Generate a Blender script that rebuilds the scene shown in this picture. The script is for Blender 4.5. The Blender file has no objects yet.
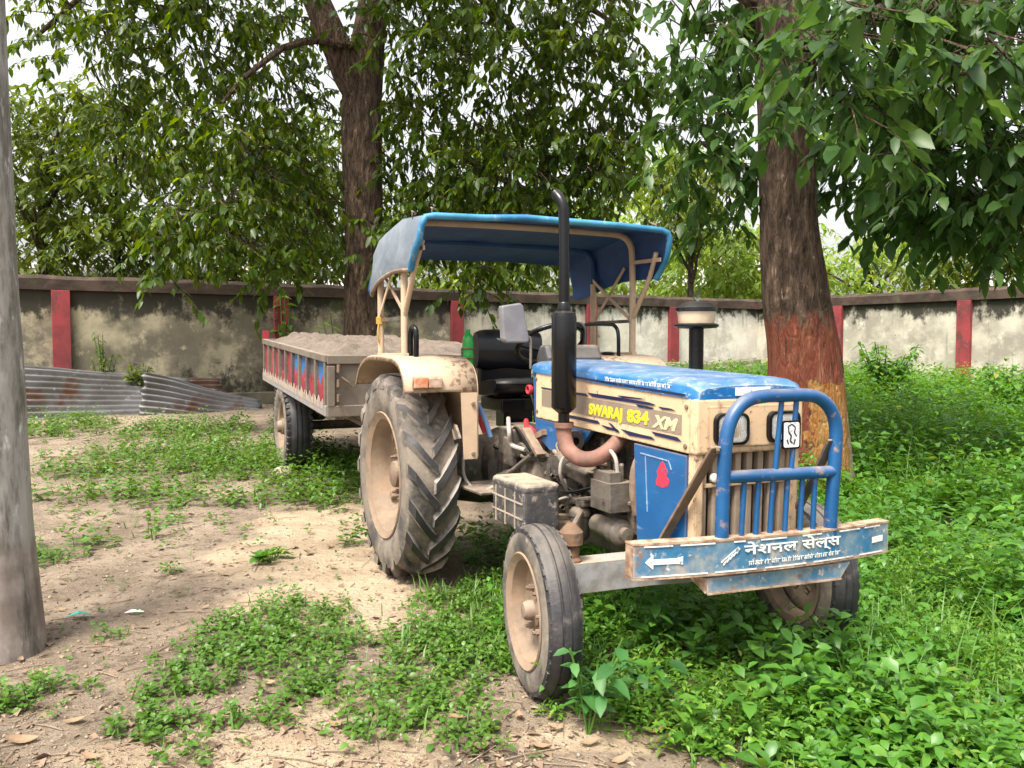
import bpy, bmesh, math, random
import numpy as np
from mathutils import Vector, Matrix, Euler

random.seed(7)
RNG = np.random.default_rng(11)
scene = bpy.context.scene
COL = scene.collection
PI = math.pi

# ------------------------------------------------------------------ camera, world, sun, exposure
F_PX, CAM_H, PITCH = 822.0, 1.432, 0.0481
cam_data = bpy.data.cameras.new('camera')
cam_data.sensor_width = 36.0
cam_data.lens = F_PX / 1024 * 36
cam_data.clip_start = 0.05
cam_data.clip_end = 3000
cam = bpy.data.objects.new('camera', cam_data)
COL.objects.link(cam)
cam.location = (0, 0, CAM_H)
cam.rotation_euler = (PI / 2 - PITCH, 0, 0)
scene.camera = cam

SUN_EL, SUN_AZ = math.radians(60), math.radians(212)     # azimuth clockwise from +Y: behind the camera, to its left
world = bpy.data.worlds.new('World')
scene.world = world
world.use_nodes = True
wn, wl = world.node_tree.nodes, world.node_tree.links
bg = wn['Background']
sky = wn.new('ShaderNodeTexSky')
sky.sky_type = 'NISHITA'
sky.sun_disc = False
sky.sun_elevation = SUN_EL
sky.sun_rotation = SUN_AZ
sky.air_density = 1.6
sky.dust_density = 5.0
hs = wn.new('ShaderNodeHueSaturation')
hs.inputs['Saturation'].default_value = 0.15              # thin bright overcast
wl.new(sky.outputs['Color'], hs.inputs['Color'])
wl.new(hs.outputs['Color'], bg.inputs['Color'])
bg.inputs['Strength'].default_value = 0.15
sun_data = bpy.data.lights.new('sun', 'SUN')
sun_data.energy = 2.9
sun_data.angle = math.radians(16)
sun_data.color = (1.0, 0.93, 0.80)
sun = bpy.data.objects.new('sun', sun_data)
COL.objects.link(sun)
sun_dir = Vector((math.sin(SUN_AZ) * math.cos(SUN_EL), math.cos(SUN_AZ) * math.cos(SUN_EL), math.sin(SUN_EL)))
sun.rotation_euler = sun_dir.to_track_quat('Z', 'Y').to_euler()

scene.view_settings.view_transform = 'Standard'
scene.view_settings.look = 'None'
scene.view_settings.exposure = 1.12
scene.view_settings.gamma = 1
scene.view_settings.use_curve_mapping = False
scene.render.engine = 'CYCLES'
scene.cycles.max_bounces = 8
scene.cycles.diffuse_bounces = 4
scene.cycles.glossy_bounces = 3
scene.cycles.transmission_bounces = 4
scene.cycles.transparent_max_bounces = 4
scene.cycles.use_denoising = True
scene.cycles.sample_clamp_indirect = 8

# ------------------------------------------------------------------ measuring helpers
TX, TY, TH = -0.044, 5.37, 0.4248        # tractor: rear axle on the ground, heading
FWD = np.array([math.sin(TH), -math.cos(TH)])
LFT = np.array([math.cos(TH), math.sin(TH)])


def ray(u, v):
    a, b = (u - 512) / F_PX, (384 - v) / F_PX
    c, s = math.cos(PITCH), math.sin(PITCH)
    return np.array([a, c + b * s, -s + b * c])


def at(u, v, Y):
    """the world point seen at (u, v), Y metres ahead"""
    d = ray(u, v)
    k = Y / d[1]
    return np.array([d[0] * k, Y, CAM_H + d[2] * k])


def on(u, v, axis, val):
    """a measured point of the tractor on its own plane axis = val (tractor coordinates)"""
    d = ray(u, v)
    o = np.array([-TX, -TY])
    ro = np.array([o @ FWD, o @ LFT, CAM_H])
    rd = np.array([d[:2] @ FWD, d[:2] @ LFT, d[2]])
    i = 'xyz'.index(axis)
    return Vector(ro + (val - ro[i]) / rd[i] * rd)


def vnoise(x, y, seed=0):
    x, y = np.asarray(x, float), np.asarray(y, float)
    xi, yi = np.floor(x), np.floor(y)
    fx, fy = x - xi, y - yi
    fx, fy = fx * fx * (3 - 2 * fx), fy * fy * (3 - 2 * fy)

    def h(a, b):
        q = np.sin(a * 127.1 + b * 311.7 + seed * 74.7) * 43758.5453
        return q - np.floor(q)
    return (h(xi, yi) * (1 - fx) + h(xi + 1, yi) * fx) * (1 - fy) + (h(xi, yi + 1) * (1 - fx) + h(xi + 1, yi + 1) * fx) * fy


def fbm(x, y, seed=0, octv=4):
    t, a = 0, .5
    for i in range(octv):
        t = t + a * vnoise(np.asarray(x) * 2 ** i, np.asarray(y) * 2 ** i, seed + i * 3)
        a *= .5
    return t


def sstep(a, b, x):
    t = np.clip((np.asarray(x, float) - a) / (b - a), 0, 1)
    return t * t * (3 - 2 * t)


def ground_z(x, y):
    x, y = np.asarray(x, float), np.asarray(y, float)
    return .35 * sstep(6, 14.5, y) + .05 * (fbm(x * .7, y * .7, 5) - .47) + .02 * (vnoise(x * 4, y * 4, 9) - .5)


# ------------------------------------------------------------------ scene helpers
def tag(o, label=None, cat=None, group=None, kind=None):
    if label: o['label'] = label
    if cat: o['category'] = cat
    if group: o['group'] = group
    if kind: o['kind'] = kind
    return o


def thing(name, label, cat, loc=(0, 0, 0), rot=(0, 0, 0), group=None):
    o = bpy.data.objects.new(name, None)
    o.empty_display_size = .2
    COL.objects.link(o)
    o.location = loc
    o.rotation_euler = rot
    return tag(o, label, cat, group)


def joint(name, parent, loc=(0, 0, 0), rot=(0, 0, 0)):
    o = bpy.data.objects.new(name, None)
    o.empty_display_size = .1
    COL.objects.link(o)
    o.parent = parent
    o.location = loc
    o.rotation_euler = rot
    return o


class MB:
    def __init__(s):
        s.v, s.f = [], []

    def add(s, v, f):
        n = len(s.v)
        s.v += [tuple(p) for p in v]
        s.f += [tuple(i + n for i in q) for q in f]
        return s

    def box(s, c, d, rot=None, taper=1.0):
        x, y, z = d[0] / 2, d[1] / 2, d[2] / 2
        P = [Vector((i * x * (taper if k > 0 else 1), j * y * (taper if k > 0 else 1), k * z)) for k in (-1, 1) for j in (-1, 1) for i in (-1, 1)]
        if rot is not None:
            R = Euler(rot).to_matrix()
            P = [R @ p for p in P]
        c = Vector(c)
        return s.add([p + c for p in P], [(0, 2, 3, 1), (4, 5, 7, 6), (0, 1, 5, 4), (2, 6, 7, 3), (0, 4, 6, 2), (1, 3, 7, 5)])

    def bar(s, a, b, w, t, up=(0, 0, 1)):
        a, b = Vector(a), Vector(b)
        d = (b - a).normalized()
        sd = d.cross(Vector(up))
        if sd.length < 1e-4: sd = d.cross(Vector((1, 0, 0)))
        sd.normalize()
        n = sd.cross(d)
        P = [p + sd * i * w / 2 + n * j * t / 2 for p in (a, b) for i, j in ((-1, -1), (1, -1), (1, 1), (-1, 1))]
        return s.add(P, [(0, 3, 2, 1), (4, 5, 6, 7), (0, 1, 5, 4), (1, 2, 6, 5), (2, 3, 7, 6), (3, 0, 4, 7)])

    def tube(s, path, r, seg=12, caps=True, wob=0.0, flat=1.0):
        P = [Vector(p) for p in path]
        R = list(r) if hasattr(r, '__len__') else [r] * len(P)
        n = len(P)
        ref = None
        V = []
        for i in range(n):
            d = (P[min(i + 1, n - 1)] - P[max(i - 1, 0)]).normalized()
            if ref is None:
                ref = Vector((0, 0, 1)) if abs(d.z) < .9 else Vector((1, 0, 0))
            a = (ref - d * ref.dot(d)).normalized()
            ref = a
            b = d.cross(a)
            for k in range(seg):
                t = 2 * PI * k / seg
                q = R[i] * (1 + (random.uniform(-wob, wob) if wob else 0))
                V.append(P[i] + a * math.cos(t) * q + b * math.sin(t) * q * flat)
        F = [(i * seg + k, i * seg + (k + 1) % seg, (i + 1) * seg + (k + 1) % seg, (i + 1) * seg + k) for i in range(n - 1) for k in range(seg)]
        if caps:
            F += [tuple(reversed(range(seg))), tuple(range((n - 1) * seg, n * seg))]
        return s.add(V, F)

    def lathe(s, prof, c=(0, 0, 0), axis='z', seg=32, closed=False):
        """prof: (radius, height) pairs"""
        V, c = [], Vector(c)
        for r, h in prof:
            for k in range(seg):
                t = 2 * PI * k / seg
                p = (r * math.cos(t), r * math.sin(t), h)
                if axis == 'y': p = (r * math.cos(t), h, r * math.sin(t))
                if axis == 'x': p = (h, r * math.cos(t), r * math.sin(t))
                V.append(c + Vector(p))
        n = len(prof)
        m = n if closed else n - 1
        F = []
        for i in range(m):
            j = (i + 1) % n
            for k in range(seg):
                q = (i * seg + k, i * seg + (k + 1) % seg, j * seg + (k + 1) % seg, j * seg + k)
                F.append(q if axis != 'y' else q[::-1])
        return s.add(V, F)

    def prism(s, poly, axis, a, b):
        """polygon in the plane normal to axis, extruded from a to b"""
        def p3(p, h):
            return {'x': (h, p[0], p[1]), 'y': (p[0], h, p[1]), 'z': (p[0], p[1], h)}[axis]
        n = len(poly)
        V = [p3(p, a) for p in poly] + [p3(p, b) for p in poly]
        F = [tuple(range(n)), tuple(range(2 * n - 1, n - 1, -1))] + [(i, n + i, n + (i + 1) % n, (i + 1) % n) for i in range(n)]
        return s.add(V, F)

    def loft(s, rows, cap=False):
        n, m = len(rows), len(rows[0])
        V = [p for r in rows for p in r]
        F = [(i * m + k, i * m + k + 1, (i + 1) * m + k + 1, (i + 1) * m + k) for i in range(n - 1) for k in range(m - 1)]
        if cap:
            F += [tuple(range(m - 1, -1, -1)), tuple(range((n - 1) * m, n * m))]
        return s.add(V, F)

    def build(s, name, mat, parent=None, smooth=False, bevel=0, solid=0, segs=2, label=None, weld=False):
        me = bpy.data.meshes.new(name)
        me.from_pydata(s.v, [], s.f)
        bm = bmesh.new()
        bm.from_mesh(me)
        if weld: bmesh.ops.remove_doubles(bm, verts=bm.verts, dist=1e-5)
        bmesh.ops.recalc_face_normals(bm, faces=bm.faces)
        bm.to_mesh(me)
        bm.free()
        me.materials.append(mat)
        o = bpy.data.objects.new(name, me)
        COL.objects.link(o)
        o.parent = parent
        if smooth:
            me.shade_smooth()
            me.set_sharp_from_angle(angle=math.radians(40))
        if solid:
            m = o.modifiers.new('solid', 'SOLIDIFY')
            m.thickness = solid
            m.offset = 0
        if bevel:
            m = o.modifiers.new('bevel', 'BEVEL')
            m.width = bevel
            m.segments = segs
            m.limit_method = 'ANGLE'
            m.angle_limit = math.radians(35)
            m.harden_normals = False
        if label: o['label'] = label
        return o


def tri_mesh(name, V, T, mat, parent=None):
    me = bpy.data.meshes.new(name)
    V = np.asarray(V, np.float32)
    T = np.asarray(T, np.int32)
    me.vertices.add(len(V))
    me.vertices.foreach_set('co', V.ravel())
    me.loops.add(T.size)
    me.loops.foreach_set('vertex_index', T.ravel())
    me.polygons.add(len(T))
    me.polygons.foreach_set('loop_start', np.arange(0, T.size, 3, dtype=np.int32))
    me.update(calc_edges=True)
    me.validate()
    me.materials.append(mat)
    o = bpy.data.objects.new(name, me)
    COL.objects.link(o)
    o.parent = parent
    return o


def copy_tree(o, parent=None):
    c = o.copy()
    COL.objects.link(c)
    if parent is not None: c.parent = parent
    for ch in list(o.children):
        copy_tree(ch, c)
    return c


def poly_len(path, n):
    """resample a polyline through Catmull-Rom"""
    P = [Vector(p) for p in path]
    P = [P[0] * 2 - P[1]] + P + [P[-1] * 2 - P[-2]]
    out = []
    for i in range(1, len(P) - 2):
        for k in range(n):
            t = k / n
            a, b, c, d = P[i - 1:i + 3]
            out.append(.5 * ((2 * b) + (c - a) * t + (2 * a - 5 * b + 4 * c - d) * t * t + (3 * b - a - 3 * c + d) * t ** 3))
    out.append(P[-2])
    return out


# ------------------------------------------------------------------ materials
def nodes_of(name):
    m = bpy.data.materials.new(name)
    m.use_nodes = True
    n, l = m.node_tree.nodes, m.node_tree.links
    return m, n, l, n['Principled BSDF']


def noise_fac(n, l, vec, scale, lo, hi, detail=6, rough=.6, stretch=None, dist=0):
    if stretch:
        mp = n.new('ShaderNodeMapping')
        mp.inputs['Scale'].default_value = stretch
        l.new(vec, mp.inputs['Vector'])
        vec = mp.outputs['Vector']
    t = n.new('ShaderNodeTexNoise')
    t.inputs['Scale'].default_value = scale
    t.inputs['Detail'].default_value = detail
    t.inputs['Roughness'].default_value = rough
    t.inputs['Distortion'].default_value = dist
    l.new(vec, t.inputs['Vector'])
    r = n.new('ShaderNodeMapRange')
    r.interpolation_type = 'SMOOTHSTEP'
    r.inputs['From Min'].default_value = lo
    r.inputs['From Max'].default_value = hi
    l.new(t.outputs['Fac'], r.inputs['Value'])
    return r.outputs['Result']


def mixc(n, l, fac, a, b):
    m = n.new('ShaderNodeMix')
    m.data_type = 'RGBA'
    for sock, val in ((0, fac), (6, a), (7, b)):
        if hasattr(val, 'links') or hasattr(val, 'is_linked'):
            l.new(val, m.inputs[sock])
        elif isinstance(val, (tuple, list)):
            m.inputs[sock].default_value = (*val[:3], 1)
        else:
            m.inputs[sock].default_value = val
    return m.outputs[2]


def math_n(n, l, op, a, b=0.0):
    m = n.new('ShaderNodeMath')
    m.operation = op
    for i, v in enumerate((a, b)):
        if hasattr(v, 'is_linked'): l.new(v, m.inputs[i])
        else: m.inputs[i].default_value = v
    return m.outputs[0]


def surf(name, col, col2=None, scale=6, lo=.4, hi=.65, rough=.6, metal=0, layers=(), bump=0, bscale=40, spec=.5, coat=0, stretch=None, edge=None, top=None):
    """layers: (colour, scale, lo, hi, roughness or None, stretch or None)"""
    m, n, l, p = nodes_of(name)
    co = n.new('ShaderNodeTexCoord').outputs['Object']
    c = col
    r = rough
    if col2:
        c = mixc(n, l, noise_fac(n, l, co, scale, lo, hi, stretch=stretch), col, col2)
    for L in layers:
        fac = noise_fac(n, l, co, L[1], L[2], L[3], detail=8, rough=.65, stretch=L[5] if len(L) > 5 else None)
        c = mixc(n, l, fac, c, L[0])
        if len(L) > 4 and L[4] is not None:
            mr = n.new('ShaderNodeMix')
            l.new(fac, mr.inputs[0])
            if hasattr(r, 'is_linked'): l.new(r, mr.inputs[2])
            else: mr.inputs[2].default_value = r
            mr.inputs[3].default_value = L[4]
            r = mr.outputs[0]
    def rmix(fac, val):
        nonlocal r
        mr = n.new('ShaderNodeMix')
        l.new(fac, mr.inputs[0])
        if hasattr(r, 'is_linked'): l.new(r, mr.inputs[2])
        else: mr.inputs[2].default_value = r
        mr.inputs[3].default_value = val
        r = mr.outputs[0]
    if top:                                     # (colour, amount) dust settled on faces that look up
        g = n.new('ShaderNodeNewGeometry')
        sp = n.new('ShaderNodeSeparateXYZ')
        l.new(g.outputs['Normal'], sp.inputs[0])
        mr_ = n.new('ShaderNodeMapRange')
        mr_.inputs['From Min'].default_value = .25
        mr_.inputs['From Max'].default_value = .95
        mr_.inputs['To Max'].default_value = top[1]
        l.new(sp.outputs['Z'], mr_.inputs['Value'])
        fac = math_n(n, l, 'MULTIPLY', mr_.outputs[0], math_n(n, l, 'ADD', .45, noise_fac(n, l, co, 9, .35, .65, detail=8)))
        fac = math_n(n, l, 'MINIMUM', fac, 1.0)
        c = mixc(n, l, fac, c, top[0])
        rmix(fac, .9)
    if edge:                                    # (colour, radius, threshold) paint worn off the edges
        bv = n.new('ShaderNodeBevel')
        bv.samples = 4
        bv.inputs['Radius'].default_value = edge[1]
        g = n.new('ShaderNodeNewGeometry')
        vm = n.new('ShaderNodeVectorMath')
        vm.operation = 'DOT_PRODUCT'
        l.new(bv.outputs[0], vm.inputs[0])
        l.new(g.outputs['Normal'], vm.inputs[1])
        e_ = math_n(n, l, 'SUBTRACT', 1.0, vm.outputs['Value'])
        e_ = math_n(n, l, 'ADD', e_, math_n(n, l, 'MULTIPLY', math_n(n, l, 'SUBTRACT', noise_fac(n, l, co, 28, .3, .7, detail=8), .62), edge[2]))
        mr_ = n.new('ShaderNodeMapRange')
        mr_.inputs['From Min'].default_value = .04
        mr_.inputs['From Max'].default_value = .12
        l.new(e_, mr_.inputs['Value'])
        c = mixc(n, l, mr_.outputs[0], c, edge[0])
        rmix(mr_.outputs[0], .85)
    if hasattr(c, 'is_linked'): l.new(c, p.inputs['Base Color'])
    else: p.inputs['Base Color'].default_value = (*c, 1)
    if hasattr(r, 'is_linked'): l.new(r, p.inputs['Roughness'])
    else: p.inputs['Roughness'].default_value = r
    p.inputs['Metallic'].default_value = metal
    p.inputs['Specular IOR Level'].default_value = spec
    p.inputs['Coat Weight'].default_value = coat
    p.inputs['Coat Roughness'].default_value = .15
    if bump:
        t = n.new('ShaderNodeTexNoise')
        t.inputs['Scale'].default_value = bscale
        t.inputs['Detail'].default_value = 6
        if stretch:
            mp = n.new('ShaderNodeMapping')
            mp.inputs['Scale'].default_value = stretch
            l.new(co, mp.inputs['Vector'])
            l.new(mp.outputs[0], t.inputs['Vector'])
        else:
            l.new(co, t.inputs['Vector'])
        b = n.new('ShaderNodeBump')
        b.inputs['Strength'].default_value = bump
        b.inputs['Distance'].default_value = .02
        l.new(t.outputs['Fac'], b.inputs['Height'])
        l.new(b.outputs['Normal'], p.inputs['Normal'])
    return m


def leaf_mat(name, c1, c2, c3, trans=.3, rough=.45, yellow=None, spec=.5):
    m, n, l, p = nodes_of(name)
    g = n.new('ShaderNodeNewGeometry')
    rnd = g.outputs['Random Per Island']
    ramp = n.new('ShaderNodeValToRGB')
    e = ramp.color_ramp.elements
    e[0].position, e[0].color = 0.0, (*c1, 1)
    e[1].position, e[1].color = 1.0, (*c3, 1)
    k = e.new(.5)
    k.color = (*c2, 1)
    if yellow:
        q = e.new(.965); q.color = (*c3, 1)
        e[len(e) - 1].color = (*yellow, 1)
    l.new(rnd, ramp.inputs['Fac'])
    co = n.new('ShaderNodeTexCoord').outputs['Object']
    fac = noise_fac(n, l, co, .9, .35, .7, detail=3)
    c = mixc(n, l, fac, ramp.outputs['Color'], c2)
    l.new(c, p.inputs['Base Color'])
    p.inputs['Roughness'].default_value = rough
    p.inputs['Specular IOR Level'].default_value = spec
    tr = n.new('ShaderNodeBsdfTranslucent')
    hsv = n.new('ShaderNodeHueSaturation')
    hsv.inputs['Hue'].default_value = .475
    hsv.inputs['Saturation'].default_value = 1.1
    hsv.inputs['Value'].default_value = 1.7
    l.new(c, hsv.inputs['Color'])
    l.new(hsv.outputs['Color'], tr.inputs['Color'])
    mx = n.new('ShaderNodeMixShader')
    mx.inputs[0].default_value = trans
    l.new(p.outputs[0], mx.inputs[1])
    l.new(tr.outputs[0], mx.inputs[2])
    l.new(mx.outputs[0], n['Material Output'].inputs['Surface'])
    return m


DUST = (.36, .28, .20)
MUD = (.30, .235, .175)
M = {}
M['blue'] = surf('blue_paint', (.005, .080, .235), (.008, .10, .275), 5, rough=.38, coat=.1, layers=[((.10, .17, .30), 12, .60, .70, .7, (1, 1, 5)), ((.10, .17, .30), 9, .62, .72, .7, (.6, .6, 3)), (DUST, 3.0, .62, .95, .75), (MUD, 26, .7, .78, .8)], bump=.10, bscale=3.5, edge=((.17, .095, .06), .012, .10), top=(DUST, .5))
M['hood_blue'] = surf('hood_blue_paint', (.006, .105, .31), (.015, .17, .41), 3, rough=.3, coat=.35, layers=[((.35, .42, .50), 12, .60, .70, .7, (1, 1, 5)), ((.35, .42, .50), 9, .62, .72, .7, (.6, .6, 3)), ((.45, .47, .48), 4.0, .56, .9, .55, (1, 3, 3)), (MUD, 30, .71, .78, .8)], bump=.10, bscale=3.5, edge=((.42, .44, .46), .02, .22), top=((.34, .33, .32), .33))
M['pipe_blue'] = surf('bar_blue_paint', (.004, .064, .185), (.007, .082, .225), 5, rough=.38, coat=.1, layers=[((.26, .17, .14), 11, .57, .68, .8), (DUST, 3, .62, .9, .7)], bump=.05, bscale=30, top=(DUST, .35))
M['worn_blue'] = surf('worn_blue_paint', (.02, .135, .27), (.15, .225, .275), 6, .36, .62, rough=.6, layers=[((.34, .31, .28), 7, .50, .68, .85), ((.20, .11, .065), 13, .57, .67, .85), ((.54, .51, .46), 21, .60, .69, .8)], bump=.12, bscale=35, edge=((.36, .28, .22), .02, .22))
M['cream'] = surf('cream_paint', (.66, .47, .295), (.60, .42, .26), 4, rough=.42, coat=.1, layers=[((.26, .18, .12), 5, .60, .74, .85, (2, 2, .6)), ((.14, .08, .05), 15, .625, .66, .9), ((.42, .30, .19), 12, .60, .70, .7, (1, 1, 5)), ((.42, .30, .19), 9, .62, .72, .7, (.6, .6, 3)), (DUST, 3, .62, .92, .75), ((.20, .11, .06), 28, .70, .76, .8)], bump=.10, bscale=3.5, edge=((.17, .095, .06), .016, .20), top=(DUST, .5))
M['cream_dusty'] = surf('dusty_cream_paint', (.52, .375, .255), (.43, .315, .215), 4, rough=.6, layers=[(DUST, 4, .45, .75, .85), ((.20, .12, .07), 22, .67, .75, .85)], bump=.06, bscale=25, top=(DUST, .5))
M['cream_fender'] = surf('dulled_cream_paint', (.53, .39, .27), (.45, .325, .225), 3, rough=.5, layers=[((.26, .18, .12), 5, .60, .74, .85, (2, 2, .6)), ((.14, .08, .05), 15, .625, .66, .9), ((.36, .26, .17), 12, .60, .70, .7, (1, 1, 5)), ((.36, .26, .17), 9, .62, .72, .7, (.6, .6, 3)), (DUST, 4, .5, .8, .8), ((.20, .11, .06), 26, .69, .76, .8)], bump=.10, bscale=3.5, edge=((.17, .095, .06), .016, .20), top=(DUST, .35))
M['mud_edge'] = surf('dried_grey_mud', (.30, .26, .225), (.07, .064, .060), 7, .42, .62, rough=.95, bump=.2, bscale=40)
M['rim'] = surf('mudded_cream_rim', (.29, .195, .128), (.19, .138, .098), 5, .35, .65, rough=.8, layers=[((.12, .088, .064), 3.2, .52, .68, .9), ((.24, .185, .135), 7, .45, .7, .9), ((.17, .11, .07), 24, .66, .76, .9)], bump=.2, bscale=30)
M['rubber'] = surf('dusty_black_rubber', (.020, .019, .022), (.042, .039, .042), 8, rough=.55, layers=[((.20, .17, .145), 5, .62, .84, .95), ((.28, .24, .20), 34, .64, .78, .95)], bump=.18, bscale=60, top=((.25, .21, .17), .35))
M['rubber_wall'] = surf('mud_caked_rubber', (.05, .046, .044), (.20, .165, .132), 5, .30, .60, rough=.9, layers=[((.27, .22, .175), 18, .5, .75, .95)], bump=.2, bscale=50)
M['black'] = surf('black_paint', (.004, .004, .005), rough=.24, spec=.35, layers=[((.08, .06, .05), 8, .66, .88, .7)], bump=.04, bscale=30, top=((.15, .125, .10), .18))
M['vinyl'] = surf('black_vinyl', (.006, .007, .011), rough=.3, layers=[(DUST, 6, .68, .95, .8)], bump=.05, bscale=60, top=((.15, .13, .11), .3))
M['grime'] = surf('oily_grey_cast_iron', (.055, .045, .037), (.13, .105, .084), 9, .4, .7, rough=.7, layers=[((.03, .026, .022), 12, .56, .72, .5), ((.24, .195, .15), 18, .60, .74, .85)], bump=.5, bscale=26, top=((.26, .20, .15), .8))
M['metal_dirty'] = surf('dirty_bare_metal', (.17, .145, .12), (.085, .07, .056), 10, .4, .7, rough=.5, metal=.35, layers=[((.05, .04, .035), 14, .6, .75, .6)], bump=.2, bscale=40, top=((.26, .20, .15), .8))
M['axle'] = surf('grey_painted_axle', (.34, .33, .34), (.22, .20, .19), 8, rough=.6, layers=[(MUD, 12, .55, .75, .9), ((.6, .58, .55), 26, .68, .74, .7)], bump=.1, bscale=40, top=(DUST, .7), edge=((.30, .24, .2), .01, .2))
M['battery'] = surf('battery_box_plastic', (.04, .038, .042), (.075, .068, .066), 10, .4, .65, rough=.6, layers=[((.34, .28, .23), 6, .60, .76, .9), ((.5, .46, .42), 34, .645, .71, .9, (1, 1, 2.5))], bump=.2, bscale=30, edge=((.36, .30, .25), .018, .25), top=(DUST, .95))
M['battery_dust'] = surf('dust_caked_metal', (.36, .29, .225), (.27, .21, .165), 8, rough=.9, layers=[((.14, .11, .09), 18, .58, .75, .9)], bump=.3, bscale=30)
M['rust'] = surf('rusty_steel', (.16, .105, .07), (.24, .17, .125), 9, rough=.8, layers=[((.08, .05, .035), 20, .6, .75, .9)], bump=.2, bscale=40, top=(DUST, .4))
M['rust_edge'] = surf('rusted_pale_edge', (.42, .30, .21), (.20, .11, .065), 16, .4, .65, rough=.85, layers=[((.6, .55, .47), 24, .58, .7, .8)], bump=.2, bscale=50)
M['hot_pipe'] = surf('pinkish_rusty_pipe', (.24, .115, .085), (.155, .078, .056), 10, rough=.7, layers=[((.16, .085, .06), 20, .58, .72, .8)], bump=.15, bscale=40)
M['steel_tan'] = surf('tan_slat_paint', (.36, .275, .20), (.28, .21, .155), 8, rough=.6, layers=[((.12, .09, .07), 14, .62, .8, .8)], bump=.1, bscale=30)
M['dark'] = surf('flat_near_black', (.012, .011, .010), rough=.8)
M['navy'] = surf('navy_decal', (.006, .012, .055), rough=.45, layers=[(DUST, 20, .62, .75, .8)])
M['taupe'] = surf('taupe_decal', (.22, .17, .13), (.27, .215, .165), 6, rough=.5)
M['yellow'] = surf('yellow_letter', (.78, .58, .03), rough=.5, layers=[((.2, .15, .08), 40, .66, .75, .7)])
M['pale_yellow'] = surf('pale_letter', (.72, .62, .33), rough=.5)
M['white'] = surf('white_letter', (.74, .73, .69), rough=.6, layers=[((.16, .20, .25), 26, .56, .68, .8), ((.35, .31, .27), 9, .55, .75, .8)])
M['red'] = surf('red_paint_mark', (.50, .03, .06), rough=.55, layers=[((.03, .08, .2), 34, .54, .64, .7)])
M['tarp'] = surf('blue_tarpaulin', (.025, .16, .32), (.06, .25, .41), 4, rough=.55, layers=[((.45, .50, .54), 9, .58, .8, .7)], bump=.2, bscale=14)
M['tarp_grey'] = surf('grey_blue_tarpaulin', (.135, .165, .205), (.205, .23, .26), 4, rough=.7, layers=[((.09, .13, .22), 6, .58, .76, .7), ((.33, .33, .34), 12, .6, .75, .8)], bump=1.0, bscale=5)
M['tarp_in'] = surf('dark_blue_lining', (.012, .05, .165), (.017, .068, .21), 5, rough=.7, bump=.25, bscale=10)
M['dash'] = surf('dark_grey_plastic', (.045, .045, .05), (.07, .068, .072), 8, rough=.5, layers=[(DUST, 14, .6, .8, .8)], top=(DUST, .4))
M['grey_plastic'] = surf('grey_plastic', (.155, .15, .165), (.20, .19, .20), 8, rough=.5, layers=[(DUST, 14, .62, .8, .8)])
M['chrome'] = surf('reflector_metal', (.75, .76, .78), rough=.12, metal=1)
M['bowl'] = surf('dusty_clear_bowl', (.55, .44, .31), (.48, .37, .25), 12, rough=.3, layers=[((.3, .23, .16), 20, .58, .75, .7)])
M['amber'] = surf('amber_lens', (.55, .12, .03), (.50, .30, .20), 30, rough=.25, layers=[(DUST, 40, .5, .7, .8)])
M['clear_lens'] = surf('dirty_clear_lens', (.55, .42, .33), (.35, .22, .15), 28, rough=.25)
M['orange_mud'] = surf('orange_mud', (.19, .105, .058), (.14, .09, .06), 12, rough=.9, bump=.3, bscale=40)
M['trailer'] = surf('dust_covered_trailer_steel', (.165, .135, .105), (.115, .093, .074), 4, rough=.8, layers=[((.20, .14, .10), 12, .60, .75, .9), ((.32, .26, .205), 9, .62, .8, .9)], bump=.12, bscale=25, top=((.30, .235, .18), .6), edge=((.13, .085, .06), .012, .2))
M['trailer_red'] = surf('red_trailer_paint', (.28, .018, .028), (.19, .02, .03), 8, rough=.65, layers=[((.24, .19, .155), 14, .60, .72, .85)])
M['trailer_blue'] = surf('blue_trailer_paint', (.012, .13, .33), (.02, .09, .25), 8, rough=.65, layers=[((.24, .19, .155), 14, .60, .72, .85)])
M['trailer_dark'] = surf('dark_trailer_panel', (.07, .06, .06), (.12, .09, .08), 8, rough=.8, layers=[(DUST, 10, .62, .8, .85)])
M['trailer_rail'] = surf('pale_blue_grey_rail', (.22, .235, .26), (.25, .19, .15), 6, rough=.75, layers=[(DUST, 9, .5, .7, .85)])
M['trailer_white'] = surf('pinkish_white_paint', (.34, .28, .25), (.20, .15, .13), 12, rough=.8, layers=[(DUST, 8, .45, .65, .9)])
M['sand'] = surf('sand_load', (.165, .128, .102), (.115, .09, .072), 9, rough=.95, layers=[((.18, .125, .095), 22, .58, .72, .95)], bump=.6, bscale=40)
M['green_plastic'] = surf('green_plastic', (.02, .35, .05), (.05, .42, .09), 12, rough=.2)
M['rope'] = surf('yellow_rope', (.45, .28, .06), rough=.9)
M['cable_red'] = surf('red_cable', (.45, .03, .04), rough=.6)
M['cable_blue'] = surf('blue_cable', (.12, .22, .42), rough=.6)
M['cable_grey'] = surf('grey_cable', (.36, .32, .28), rough=.7)
M['tin'] = surf('weathered_corrugated_iron', (.19, .187, .19), (.12, .112, .108), 1.6, rough=.55, metal=.25, layers=[((.13, .07, .045), 2.2, .52, .66, .85), ((.40, .40, .42), 5, .6, .75, .5), ((.12, .05, .03), 9, .62, .74, .9)], bump=.1, bscale=20)
M['tin_rust'] = surf('rusted_corrugated_iron', (.11, .06, .043), (.16, .105, .085), 3, rough=.85, layers=[((.32, .31, .33), 3, .55, .66, .6)], bump=.2, bscale=20)
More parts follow.
